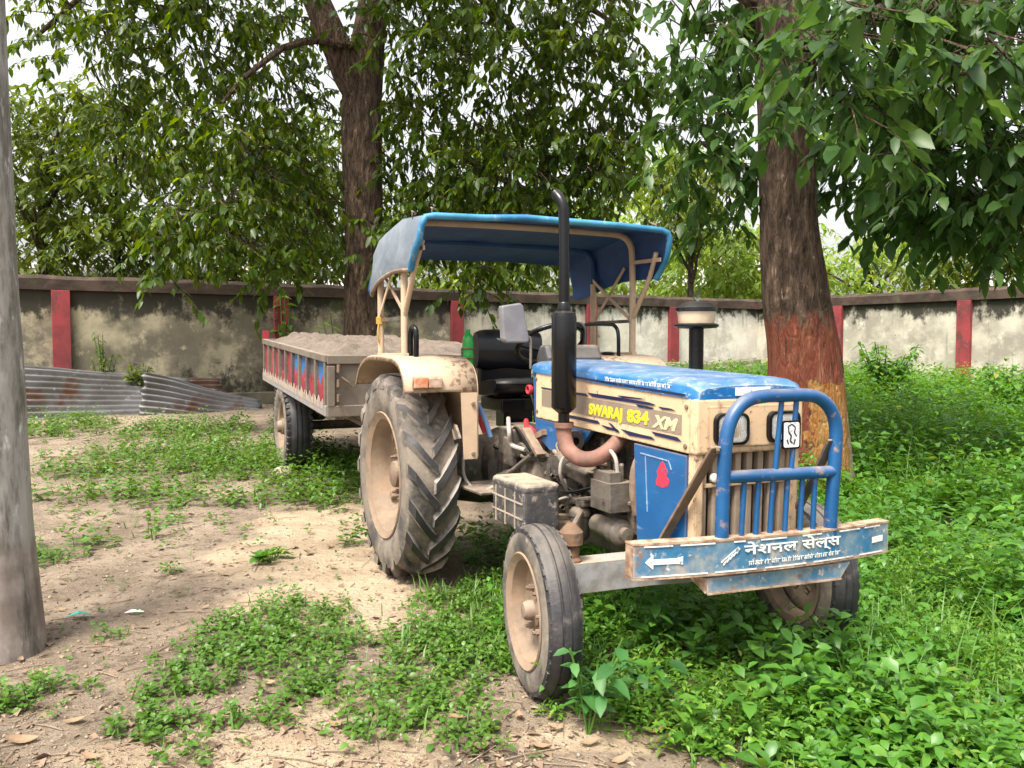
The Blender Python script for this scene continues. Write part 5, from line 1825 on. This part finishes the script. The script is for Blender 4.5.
MB().tube(poly_len([(.84, .12, 1.42), (.80, .14, 1.53), (.74, .10, 1.555), (.70, .0, 1.55)], 5), .011, 8).build('throttle_lever', M['black'], tractor, smooth=True)

st = joint('seat', tractor)
bk = MB()
rows = []
for i in range(13):
    t = i / 12
    y = -.225 + .45 * t
    e = 1 - .16 * abs(2 * t - 1) ** 6
    cur = .05 * (2 * t - 1) ** 2
    rows.append([(-.02 + cur + .075 * e * math.cos(a) * (1 if math.cos(a) > 0 else .7), y, 1.395 + .135 * e * math.copysign(abs(math.sin(a)) ** .6, math.sin(a))) for a in [2 * PI * k / 24 for k in range(25)]])
bk.loft(rows, cap=True).build('backrest', M['vinyl'], st, smooth=True)
cu_ = MB()
rows = []
for i in range(11):
    t = i / 10
    y = -.22 + .44 * t
    e = 1 - .25 * abs(2 * t - 1) ** 6
    rows.append([(.20 + .22 * e * math.copysign(abs(math.cos(a)) ** .5, math.cos(a)), y, 1.165 + .055 * e * math.sin(a) + .03 * math.cos(a)) for a in [2 * PI * k / 24 for k in range(25)]])
cu_.loft(rows, cap=True).build('cushion', M['vinyl'], st, smooth=True)
MB().box((-.01, 0, 1.22), (.07, .36, .16)).box((.16, 0, 1.06), (.34, .34, .08)).box((.14, 0, .98), (.14, .2, .14)).bar((-.02, -.1, 1.28), (.0, -.1, 1.08), .04, .02).bar((-.02, .1, 1.28), (.0, .1, 1.08), .04, .02).build('seat_frame', M['black'], st, bevel=.008)
c = on(496, 341, 'x', .052)
MB().box((.0545, c.y, c.z), (.003, .055, .032)).build('seat_label', M['white'], st)

a, b = on(502, 305, 'x', .86), on(526, 343, 'x', .86)
mr = joint('mirror', tractor)
poly = [(on(u, v, 'x', .86).y, on(u, v, 'x', .86).z) for u, v in ((500, 306), (519, 303), (522, 306), (528, 340), (526, 343), (505, 343), (502, 340))]
MB().prism(poly, 'x', .83, .885).build('mirror_housing', M['grey_plastic'], mr, bevel=.014, segs=3)
q = on(528, 339, 'x', .86)
MB().tube(poly_len([(.855, q.y - .01, q.z + .01), (.86, q.y + .012, q.z + .005), (.865, q.y + .014, q.z - .05), (.87, q.y + .012, 1.30)], 5), .008, 8).build('mirror_stalk', M['metal_dirty'], mr, smooth=True)
MB().box((.94, -.225, 1.25), (.04, .03, .05)).lathe([(.018, -.012), (.026, -.012), (.026, .012), (.018, .012)], (.93, -.27, 1.19), 'y', 16, closed=True).build('ignition_bracket', M['cable_red'], tractor, bevel=.01)

# air pre-cleaner
pc = joint('air_precleaner', tractor, (1.757, .20, 0))
MB().lathe([(.034, 1.28), (.034, 1.505), (.09, 1.508), (.102, 1.516), (.102, 1.524), (.09, 1.53)], axis='z', seg=28).build('intake_stalk', M['black'], pc, smooth=True)
MB().lathe([(.082, 1.528), (.090, 1.584)], axis='z', seg=28).build('dust_bowl', M['bowl'], pc, smooth=True)
MB().lathe([(.090, 1.584), (.098, 1.588), (.097, 1.602), (.07, 1.622), (.03, 1.632), (0, 1.634)], axis='z', seg=28).build('cap', M['black'], pc, smooth=True)
MB().bar((0, -.015, 1.65), (0, 0, 1.633), .012, .006).bar((0, .015, 1.65), (0, 0, 1.633), .012, .006).build('wing_nut', M['chrome'], pc)

# battery box in front of the near step
bx = joint('battery_box', tractor)
o = MB().box((1.385, -.51, .675), (.36, .19, .205)).build('case', M['battery'], bx, bevel=.02, segs=3)
MB().box((1.385, -.51, .768), (.366, .196, .05)).build('lid', M['battery'], bx, bevel=.022, segs=4)
for z in (.635, .705):
    MB().box((1.385, -.606, z), (.345, .006, .007)).build('case_rib', M['battery_dust'], bx)
for x in (1.26, 1.37, 1.48):
    MB().box((x, -.6065, .665), (.007, .007, .17)).build('case_rib', M['battery_dust'], bx)
MB().bar((1.3, -.45, .58), (1.3, -.15, .56), .05, .03).bar((1.48, -.45, .58), (1.48, -.15, .56), .05, .03).build('bracket', M['rust'], bx)

# fenders
FP = [(-.47, 1.17), (-.44, 1.22), (-.38, 1.285), (-.30, 1.325), (-.2, 1.352), (0, 1.365), (.34, 1.36), (.46, 1.347), (.545, 1.315), (.595, 1.265), (.618, 1.21), (.622, 1.165)]
FPs = [tuple(p)[:2] for p in poly_len([(x, z, 0) for x, z in FP], 3)]
for s in (-1, 1):
    y0, y1 = s * .875, s * .45
    f = joint('fender', tractor)
    rows = [[(x, y0, z - .028), (x, y0, z - .008), (x, y0 - s * .012, z), (x, (y0 + y1) / 2, z + .004), (x, y1, z)] for x, z in FPs]
    MB().loft(rows).build('mudguard', M['cream_fender'], f, smooth=True, solid=.006)
    inner = [(x, z - .004) for x, z in FPs] + [(.624, .80), (.55, .78), (.45, .80), (.3, .95), (-.3, .95), (-.45, 1.0)]
    MB().prism(inner, 'y', y1 - s * .002, y1 - s * .008).build('inner_panel', M['cream_dusty'], f)
    MB().loft([[(.632, s * .455, 1.163), (.637, s * .455, .79)], [(.632, s * .55, 1.163), (.637, s * .535, .79)]]).build('front_flange', M['cream_dusty'], f, solid=.008)
    for z in (.82, 1.1):
        MB().lathe([(.012, .640), (.012, .650), (0, .651)], (0, s * .48, z), 'x', 8).build('bolt', M['rust'], f)
    tl = MB().box((.632, s * .745, 1.222), (.024, .17, .072)).build('tail_light', M['rust_edge'], f, bevel=.008)
    MB().box((.648, s * .785, 1.222), (.014, .08, .056)).build('amber_lens', M['amber'], tl, bevel=.005)
    MB().box((.648, s * .703, 1.222), (.014, .075, .056)).build('clear_lens', M['clear_lens'], tl, bevel=.005)

# grab handles on the fenders
MB().tube(poly_len([(-.05, .60, 1.36), (-.05, .60, 1.52), (.0, .60, 1.565), (.3, .60, 1.562), (.385, .60, 1.545), (.42, .60, 1.49), (.425, .60, 1.355)], 5), .0125, 10).build('grab_handle', M['black'], tractor, smooth=True)
MB().tube(poly_len([(.33, -.745, 1.36), (.33, -.745, 1.47), (.34, -.742, 1.52), (.37, -.738, 1.53), (.40, -.734, 1.50), (.40, -.734, 1.36)], 5), .016, 10).build('grab_handle', M['black'], tractor, smooth=True)
MB().lathe([(0, 0), (.04, .002), (.045, .012), (.03, .02), (0, .022)], (.36, .56, 1.365), 'z', 18).build('fender_cap', M['black'], tractor, smooth=True)

# canopy: hoops on the fenders, braces, blue tarpaulin
XF, XR, PY = .31, -.20, .775
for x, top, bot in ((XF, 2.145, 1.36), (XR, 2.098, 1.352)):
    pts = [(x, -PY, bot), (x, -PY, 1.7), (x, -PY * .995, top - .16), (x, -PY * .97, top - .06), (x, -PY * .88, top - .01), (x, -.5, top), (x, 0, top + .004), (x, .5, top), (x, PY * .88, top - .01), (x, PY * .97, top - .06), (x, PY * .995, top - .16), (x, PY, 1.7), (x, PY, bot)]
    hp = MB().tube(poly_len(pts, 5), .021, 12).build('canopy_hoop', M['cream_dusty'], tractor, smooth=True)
    if x == XR: two_mats(hp, M['tarp_in'], lambda p: p.center.z > 1.84)  # shade on the rear hoop's top painted in with the lining colour
for s in (-1, 1):
    y = s * PY
    MB().bar((XF + .03, y, 1.372), (XR - .03, y, 1.366), .035, .02).build('canopy_foot_rail', M['cream_dusty'], tractor, bevel=.003)
    MB().bar((XF, y, 1.585), (XR, y, 1.585), .022, .012, up=(0, 1, 0)).build('canopy_tie', M['metal_dirty'], tractor)
    MB().bar((XF, y - s * .012, 1.59), (XR, y - s * .012, 1.89), .022, .007, up=(0, 1, 0)).build('canopy_brace', M['cream_dusty'], tractor)
    MB().bar((XR, y + s * .012, 1.60), (XF - .12, y + s * .012, 1.94), .022, .007, up=(0, 1, 0)).build('canopy_brace', M['cream_dusty'], tractor)
    MB().tube([(XF + .005, y, 1.60), (.42, y, 1.74), (.515, y * 1.0, 1.865), (.60, y * .98, 2.0)], .016, 10).build('canopy_strut', M['cream_dusty'], tractor, smooth=True)
    MB().bar((XF, y, 1.965), (.64, y * .985, 1.955), .024, .012, up=(0, 1, 0)).build('canopy_tie', M['cream_dusty'], tractor)


def roof_row(x, top, w, bot, off=0.0, inset=0.0, tuck=0.0):
    """cross-section from the near skirt over the roof to the far one"""
    r = []
    w -= inset
    top -= off
    sk = [(0, 1), (.25, .9), (.5, .75), (.75, .55), (1, .0)]
    z0 = top - .13
    prof = [(w + .012, bot), (w + .02, bot + (z0 - bot) * .33), (w + .016, bot + (z0 - bot) * .66), (w + .006, z0), (w - .001, top - .05), (w - .018, top - .014), (w - .07, top - .001), (w * .55, top + .006), (w * .25, top + .012), (0, top + .014)]
    left = [(-p[0], p[1]) for p in prof]
    full = left + [(p[0], p[1]) for p in prof[-2::-1]]
    for j, (y, z) in enumerate(full):
        wob = .016 * (float(fbm(x * 7 + 3, j * .9, 12)) - .47) * 2
        r.append((x + (tuck * max(0, (top - .1 - z)) if z < top - .1 else 0), y + wob, z + wob * .8))
    return r


stations = [(-.46, 2.02, .745, 1.77), (-.42, 2.045, .76, 1.755), (-.34, 2.065, .78, 1.77), (-.2, 2.105, .795, 1.80), (-.05, 2.125, .80, 1.83), (.12, 2.145, .80, 1.85), (.31, 2.165, .80, 1.855), (.5, 2.15, .80, 1.85), (.62, 2.138, .795, 1.845), (.70, 2.13, .79, 1.845)]
cover = MB().loft([roof_row(x, t, w, b, tuck=-.95 if x > .55 else (-.35 if x > .3 else 0)) for x, t, w, b in stations])
ncol = 19
o = cover.build('canopy_cover', M['tarp'], tractor, smooth=True)
two_mats(o, M['tarp_grey'], lambda p: p.center.y < -.735 and p.center.x < .66)  # near skirt greyer and paler than the roof
canopy_cover = o
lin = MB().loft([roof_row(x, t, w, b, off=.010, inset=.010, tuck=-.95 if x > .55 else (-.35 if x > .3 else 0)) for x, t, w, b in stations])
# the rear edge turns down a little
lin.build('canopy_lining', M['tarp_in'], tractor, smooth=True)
rowf = roof_row(.708, 2.125, .79, 1.845, tuck=-.95)
MB().tube(rowf, .019, 10).build('canopy_front_hem', M['tarp'], tractor, smooth=True)
MB().tube([(p[0] - .01, p[1], p[2] - .004) for p in roof_row(-.46, 2.02, .745, 1.77)], .012, 8).build('canopy_rear_hem', M['tarp_in'], tractor, smooth=True)
lo = [(x + (-.95 if x > .55 else (-.35 if x > .3 else 0)) * (t - .1 - b), -w - .012, b) for x, t, w, b in stations]
MB().tube(lo, .013, 8).build('skirt_hem', M['rust'], canopy_cover, smooth=True)
for x, y in ((.66, -.72), (.50, -.78), (.2, -.70), (.68, .70)):
    MB().tube(poly_len([(x, y, 2.10), (x + .02, y - .01, 2.16), (x - .04, y + .03, 2.165), (x - .09, y + .02, 2.185)], 3), .004, 6).build('tie_string', M['rust'], canopy_cover)
rp = MB()
for k in range(5):
    rp.tube([(XR + .027 * math.cos(t), -PY + .027 * math.sin(t), 1.565 + .009 * k) for t in [2 * PI * j / 14 for j in range(15)]], .005, 6, caps=False)
rp.tube(poly_len([(XR + .02, -PY - .02, 1.56), (XR + .03, -PY - .03, 1.50), (XR + .02, -PY - .02, 1.44)], 4), .005, 6)
rp.build('rope_binding', M['rope'], tractor, smooth=True)

# bull bar on the bumper
XB = 2.52
bb = joint('bull_bar', tractor)
arch = [(XB, -.252, .70), (XB, -.249, .85), (XB, -.244, 1.0), (XB, -.234, 1.10), (XB, -.205, 1.175), (XB, -.145, 1.225), (XB, -.06, 1.24), (XB, .03, 1.24), (XB, .12, 1.24), (XB, .20, 1.228), (XB, .262, 1.185), (XB, .295, 1.11), (XB, .292, .97), (XB, .28, .80), (XB, .275, .69)]
MB().tube(poly_len(arch, 5), .0255, 16).build('arch', M['pipe_blue'], bb, smooth=True)
MB().tube([(XB, -.232, .948), (XB, .285, .936)], .024, 14).build('cross_bar', M['pipe_blue'], bb, smooth=True)
for (ya, za), (yb, zb_) in (((.022, 1.235), (-.006, .955)), ((.094, 1.235), (.072, .955))):
    MB().tube([(XB, ya, za), (XB, yb, zb_)], .0105, 10).build('upper_rod', M['pipe_blue'], bb, smooth=True)
for yt, yb in ((-.150, -.163), (-.083, -.096), (-.014, -.028), (.057, .044), (.130, .12), (.193, .185)):
    MB().tube([(XB, yt, .945), (XB, yb, .705)], .0105, 10).build('lower_rod', M['pipe_blue'], bb, smooth=True)
pl = MB().prism(rounded(.058, 1.092, .088, .108, .01), 'x', XB + .010, XB + .014).build('plaque', M['black'], bb)
MB().prism(rounded(.058, 1.092, .074, .094, .008), 'x', XB + .014, XB + .0155).build('plaque_face', M['white'], bb)
fig = []
for (y0, z0, y1, z1, w) in ((.040, 1.125, .058, 1.132, .005), (.058, 1.132, .075, 1.12, .005), (.04, 1.125, .044, 1.10, .006), (.075, 1.12, .07, 1.1, .005), (.044, 1.10, .056, 1.088, .007), (.056, 1.088, .05, 1.07, .006), (.05, 1.07, .062, 1.06, .006), (.07, 1.1, .082, 1.085, .005), (.075, 1.075, .068, 1.055, .006), (.035, 1.075, .042, 1.057, .006)):
    fig.append((y0, z0, y1, z1, w))
mb = MB()
for y0, z0, y1, z1, w in fig:
    mb.bar((XB + .0162, y0, z0), (XB + .0162, y1, z1), w, .001, up=(1, 0, 0))
mb.build('plaque_drawing', M['navy'], bb)
MB().bar((2.525, -.285, 1.062), (2.165, -.292, .60), .012, .046, up=(0, 1, 0)).build('brace_bar', M['rust'], bb, bevel=.003)
MB().bar((2.525, .275, 1.062), (2.30, .262, .66), .012, .046, up=(0, 1, 0)).build('brace_bar', M['grime'], bb, bevel=.003)
for y in (-.285, .282):
    MB().lathe([(.016, -.008), (.016, .008)], (2.52, y, 1.05), 'y', 8).build('brace_bolt', M['rust'], bb)

# bumper: bowed channel with a deeper plate below
bp = joint('bumper', tractor)
def bow(y): return 2.500 + .055 * (1 - (y / .615) ** 2)
def tilt(y): return -.026 * (y / 1.2)
def bump_loft(z0, z1, xf, xb, ya, yb, name, mat, parent, n=24, bev=.004):
    rows = []
    for i in range(n + 1):
        y = ya + (yb - ya) * i / n
        x, t = bow(y), tilt(y)
        j = .003 * (float(fbm(y * 9, 3, 7)) - .47) * 2
        rows.append([(x + xf + j, y, z0 + t), (x + xf + j, y, z1 + t + j), (x + xb, y, z1 + t + j), (x + xb, y, z0 + t), (x + xf + j, y, z0 + t)])
    return MB().loft(rows, cap=True).build(name, mat, parent, bevel=bev)


face = bump_loft(.600, .715, 0, -.010, -.615, .615, 'face_plate', M['worn_blue'], bp)
bump_loft(.7155, .7235, .003, -.055, -.617, .617, 'top_flange', M['rust_edge'], bp)
bump_loft(.592, .5995, .002, -.055, -.617, .617, 'bottom_flange', M['rust_edge'], bp)
for y in (-.612, .612):
    MB().box((bow(y) - .030, y, .657 + tilt(y)), (.045, .010, .112)).build('end_plate', M['rust_edge'], bp)
lp = [(-.325, .588), (.375, .572), (.325, .512), (-.322, .532)]
MB().prism([(y, z) for y, z in lp], 'x', 2.522, 2.532).build('lower_plate', M['worn_blue'], bp, bevel=.003)
MB().add([(2.528, -.327, .588), (2.528, -.325, .532), (2.40, -.33, .585)], [(0, 1, 2)]).build('lower_gusset', M['rust_edge'], bp, solid=.008)
MB().bar((2.5335, -.322, .530), (2.5335, .325, .511), .006, .008, up=(1, 0, 0)).build('lower_edge', M['rust_edge'], bp)
# white line along the top and bottom of the face
def face_bars(strokes, name, mat, lift=.0035):
    """strokes in (y, z, y, z, width) lie on the bowed face"""
    mb = MB()
    for y0, z0, y1, z1, w in strokes:
        n = max(1, int(abs(y1 - y0) / .05))
        for i in range(n):
            a, b = i / n, (i + 1) / n
            ya, yb, za, zb_ = y0 + (y1 - y0) * a, y0 + (y1 - y0) * b, z0 + (z1 - z0) * a, z0 + (z1 - z0) * b
            mb.bar((bow(ya) + lift, ya, za + tilt(ya)), (bow(yb) + lift, yb, zb_ + tilt(yb)), w, .0012, up=(1, 0, 0))
    return mb.build(name, mat, bp)


ln = []
for a, b in ((-.58, -.47), (-.44, -.30), (-.22, -.17), (-.1, .02), (.1, .2), (.3, .42), (.45, .55)):
    ln.append((a, .7105, b, .7105, .005))
for a, b in ((-.59, -.33), (-.30, -.12), (-.08, .12), (.16, .38), (.42, .57)):
    ln.append((a, .6045, b, .6045, .005))
for q in ln: face_bars([q], 'edge_line', M['white'])
mb = MB()
arrow = [(-.575, .655), (-.545, .682), (-.545, .665), (-.455, .665), (-.43, .671), (-.43, .641), (-.455, .646), (-.545, .646), (-.545, .629)]
V = [(bow(y) + h, y, z + tilt(y)) for h in (.002, .0038) for y, z in arrow]
n = len(arrow)
mb.add(V, [tuple(range(n)), tuple(range(2 * n - 1, n - 1, -1))] + [(i, (i + 1) % n, n + (i + 1) % n, n + i) for i in range(n)]).build('arrow', M['white'], bp)
face_bars([(.50, .655, .57, .658, .024)], 'white_patch', M['white'])
# the shop's name in Devanagari
BT0, BT1 = -.175, .305
o = text('lettering', 'नेशनल सेल्स', .075, M['white'], bp, (0, 0, 0), (PI / 2, 0, PI / 2), .0012)
xs_ = np.array([v.co.x for v in o.data.vertices]); ys_ = np.array([v.co.y for v in o.data.vertices])
sx, sy = (BT1 - BT0) / (xs_.max() - xs_.min()), .062 / (ys_.max() - ys_.min())
for v in o.data.vertices:
    y = BT0 + (v.co.x - xs_.min()) * sx
    z = .645 + (v.co.y - ys_.min()) * sy
    v.co = (bow(y) + .003 + (v.co.z + .001) * .8, y, z + tilt(y))
o.location = (0, 0, 0)
o.rotation_euler = (0, 0, 0)
st_ = script_line([], .46, .016, 21)
face_bars([(-.155 + a, .619 + b, -.155 + c, .619 + d, e) for a, b, c, d, e in st_], 'small_lettering', M['white'])
face_bars([(-.265 + k * .014, .628 + k * .010, -.265 + k * .014 + .014, .628 + k * .010 + .018, .006) for k in range(5)] + [(-.275, .638, -.20, .69, .005)], 'slanted_lettering', M['white'])

# bottle hung in its wire ring by the seat
by = on(468, 350, 'x', .10)
MB().tube([(.10 + .042 * math.cos(t), by.y + .042 * math.sin(t), by.z + .01) for t in [2 * PI * j / 18 for j in range(19)]], .004, 6, caps=False).tube([(.10 + .042 * math.cos(t), by.y + .042 * math.sin(t), by.z - .05) for t in [2 * PI * j / 18 for j in range(19)]], .004, 6, caps=False).tube(
    [(.10, by.y - .042, by.z + .01), (.10, by.y - .042, by.z - .13), (.10, by.y, by.z - .132), (.10, by.y - .06, by.z - .14), (.10, -.45, by.z - .15)], .005, 6).build('bottle_holder', M['rust'], tractor, smooth=True)
bt = MB().lathe([(0, -.125), (.030, -.125), (.036, -.115), (.036, -.02), (.034, -.01), (.036, .0), (.036, .05), (.030, .085), (.016, .105), (.012, .108)], axis='z', seg=24).build('bottle', M['green_plastic'], smooth=True)
MB().lathe([(.012, .106), (.014, .108), (.014, .128), (0, .129)], axis='z', seg=16).build('bottle_cap', M['green_plastic'], bt, smooth=True)
wpt = Vector((TX, TY, 0)) + Vector((*(FWD * .10 + LFT * by.y), by.z))
bt.location = wpt
tag(bt, 'green plastic bottle standing in a wire holder beside the tractor seat', 'bottle')

# ------------------------------------------------------------------ the trailer behind it
TP = Vector((TX, TY, 0)) + Vector((*(FWD * -1.80 + LFT * .03), 0))
trailer = thing('trailer', 'dusty farm trailer with red and blue painted ribs hitched behind the tractor', 'trailer', TP, (0, math.radians(2.4), TH - PI / 2))
TL, TW, ZB, ZT = 3.72, .83, .845, 1.345
MB().box((-TL / 2, 0, ZB + .05), (TL - .1, 2 * TW - .1, .05)).build('bed_floor', M['trailer'], trailer)
for y in (-.45, .45):
    MB().box((-TL / 2, y, ZB - .06), (TL - .2, .08, .13)).build('chassis_beam', M['trailer'], trailer, bevel=.005)
for s in (-1, 1):
    y = s * TW
    MB().box((-TL / 2, y - s * .03, (ZB + ZT) / 2), (TL - .02, .012, ZT - ZB - .02)).build('side_sheet', M['trailer_dark'], trailer)
    MB().box((-TL / 2, y - s * .012, ZT - .03), (TL, .055, .06)).build('top_rail', M['trailer'], trailer, bevel=.006)
    MB().box((-TL / 2, y - s * .010, ZB + .045), (TL, .05, .09)).build('bottom_rail', M['trailer_rail'], trailer, bevel=.006)
    nb = 9
    for k in range(nb + 1):
        x = -.06 - (TL - .12) * k / nb
        MB().box((x, y - s * .010, (ZB + ZT) / 2 + .015), (.05, .045, ZT - ZB - .152)).build('rib', M['trailer'] if k not in (2, 4) else M['trailer_dark'], trailer, bevel=.005)
    for k in range(nb):
        x0, x1 = -.06 - (TL - .12) * (k + 1) / nb + .03, -.06 - (TL - .12) * k / nb - .03
        zl, zh = ZB + .095, ZT - .062
        if k in (0, 2, 3, 5): MB().prism([(x0, zl + .12), (x1, zl + .12), (x1, zh), (x0, zh)], 'y', y - s * .022, y - s * .018).build('painted_panel', M['trailer_blue'], trailer)
        if k >= 4: MB().prism([(x0, zl + .02), (x1, zl + .02), (x1, zh), (x0, zh)], 'y', y - s * .022, y - s * .018).build('painted_panel', M['trailer_red'], trailer)
        zz = zl + (.20 if k < 4 else .1)
        xm = (x0 + x1) / 2
        MB().prism([(x0, zl), (x1, zl), (x1, zz), ((x1 + xm) / 2, zz - .08), (xm, zz + .03), ((x0 + xm) / 2, zz - .08), (x0, zz)], 'y', y - s * .017, y - s * .014).build('red_zigzag', M['trailer_red'], trailer)
        MB().prism([(x0 - .02, zl - .04), (x1 + .02, zl - .04), (x1, zl + .05), ((x1 + xm) / 2, zl - .005), (xm, zl + .06), ((x0 + xm) / 2, zl - .005), (x0, zl + .05)], 'y', y + s * .016, y + s * .019).build('white_zigzag', M['trailer_white'], trailer)
for x, nm in ((-.012, 'front_panel'), (-TL + .012, 'tail_gate')):
    MB().box((x, 0, (ZB + ZT) / 2), (.024, 2 * TW - .05, ZT - ZB - .01)).build(nm, M['trailer'], trailer)
    MB().box((x + (.02 if x > -1 else -.02), 0, ZT - .035), (.04, 2 * TW - .002, .07)).build('end_rail', M['trailer'], trailer, bevel=.005)
    MB().box((x + (.02 if x > -1 else -.02), 0, ZB + .045), (.04, 2 * TW - .002, .09)).build('end_rail', M['trailer'], trailer, bevel=.005)
    for y in (-TW + .03, TW - .03):
        MB().box((x + (.018 if x > -1 else -.018), y, (ZB + ZT) / 2), (.05, .06, ZT - ZB - .17)).build('corner_post', M['trailer'], trailer, bevel=.005)
for z in (1.24, 1.12, 1.0):
    MB().tube([(.035, -TW + .085, z - .03), (.035, -TW + .085, z + .03)], .014, 8).build('hinge', M['rust'], trailer)
MB().tube(poly_len([(.03, -TW + .11, 1.17), (.045, -TW + .16, 1.13), (.04, -TW + .20, 1.09)], 3), .008, 6).build('latch_hook', M['rust'], trailer)
MB().box((-TL - .02, -TW + .03, ZT + .02), (.05, .07, .16)).build('gate_stake', M['trailer_red'], trailer)
MB().bar((-.4, -.42, ZB - .08), (1.15, 0, .56), .09, .09).bar((-.4, .42, ZB - .08), (1.15, 0, .56), .09, .09).build('drawbar', M['trailer'], trailer, bevel=.006)
MB().bar((-.1, -.62, ZB - .02), (.0, -.2, ZB - .3), .06, .03).build('front_stay', M['trailer'], trailer)
XA, WR = -2.45, .50
AZ = WR - .06
MB().tube([(XA, -.72, AZ), (XA, .72, AZ)], .05, 12).build('axle', M['grime'], trailer, smooth=True)
for s in (-1, 1):
    MB().loft([[(XA + d, s * .45 - .04, AZ + .09 + .12 * (abs(d) / .5) ** 2), (XA + d, s * .45 + .04, AZ + .09 + .12 * (abs(d) / .5) ** 2)] for d in np.linspace(-.5, .5, 9)]).build('leaf_spring', M['grime'], trailer, solid=.05)
    w = joint('trailer_wheel', trailer, (XA, s * .70, AZ))
    prof = [(.27, -.105), (.31, -.135), (.37, -.142), (.43, -.134), (.472, -.12), (.482, -.085), (.492, -.075), (.496, -.034), (.486, -.030), (.486, -.018), (.499, -.014), (.50, 0)]
    prof += [(r, -h) for r, h in prof[-2::-1]]
    t = MB().lathe(prof, axis='y', seg=56)
    for k in range(44):
        a = 2 * PI * k / 44
        for sd in (-1, 1):
            t.box((.47 * math.cos(a), sd * .117, .47 * math.sin(a)), (.034, .034, .036), (0, -a, 0))
    ty = t.build('tyre', M['rubber'], w, smooth=True)
    two_mats(ty, M['rubber_wall'], lambda p: math.hypot(p.center.x, p.center.z) < .44)
    MB().lathe([(.27, s * .09), (.288, s * .112), (.28, s * .118), (.255, s * .10), (.245, s * .05), (.22, s * .03), (.13, s * .05), (.09, s * .055), (.085, s * .12), (0, s * .125)], axis='y', seg=40).lathe([(.27, -s * .09), (.285, -s * .115), (.25, -s * .1), (.22, s * .03)], axis='y', seg=40).build('rim', M['rim'], w, smooth=True)
    hb = MB().lathe([(.165, s * .058), (.165, s * .064), (.06, s * .075)], axis='y', seg=20)
    for k in range(8):
        a = 2 * PI * k / 8
        hb.lathe([(.014, s * .03), (.014, s * .07), (0, s * .07)], (.155 * math.cos(a), 0, .155 * math.sin(a)), 'y', 6)
    hb.lathe([(.07, s * .12), (.06, s * .16), (.03, s * .17), (0, s * .17)], axis='y', seg=16).build('wheel_hub', M['rust'], w)

# the load of sand
n, m = 90, 46
rows = []
for i in range(n + 1):
    x = -TL + .03 + (TL - .06) * i / n
    row = []
    for k in range(m + 1):
        y = -TW + .045 + (2 * TW - .09) * k / m
        edge = min(1, min(i, n - i) / 7, min(k, m - k) / 6)
        z = ZT - .035 + .105 * edge * (.25 + .9 * float(fbm(x * 1.3, y * 1.6, 3))) + .05 * edge * (float(vnoise(x * 9, y * 9, 5)) - .4) + .035 * edge * (float(vnoise(x * 22, y * 22, 6)) - .4)
        row.append((x, y, z))
    rows.append(row)
o = MB().loft(rows).build('sand_load', M['sand'], smooth=False)
o.location, o.rotation_euler = trailer.location, trailer.rotation_euler
tag(o, 'lumpy load of pale brown sandy earth filling the trailer', 'sand load')

# stones wedged at the trailer wheel
for (u, v, Y, sz, lab) in ((283, 462, 8.4, .11, 'small pale stone in the weeds before the trailer wheel'),):
    bm = bmesh.new()
    bmesh.ops.create_icosphere(bm, subdivisions=3, radius=sz)
    for vv in bm.verts:
        vv.co *= .75 + .5 * float(fbm(vv.co.x * 9 + 4, vv.co.y * 9 + vv.co.z * 7, 4))
        vv.co.z *= .75
    me = bpy.data.meshes.new('stone')
    bm.to_mesh(me)
    bm.free()
    me.materials.append(M['battery_dust'])
    o = bpy.data.objects.new('stone', me)
    COL.objects.link(o)
    p = at(u, v, Y)
    o.location = (p[0], Y, float(ground_z(p[0], Y)) + sz * .35)
    tag(o, lab, 'stone')
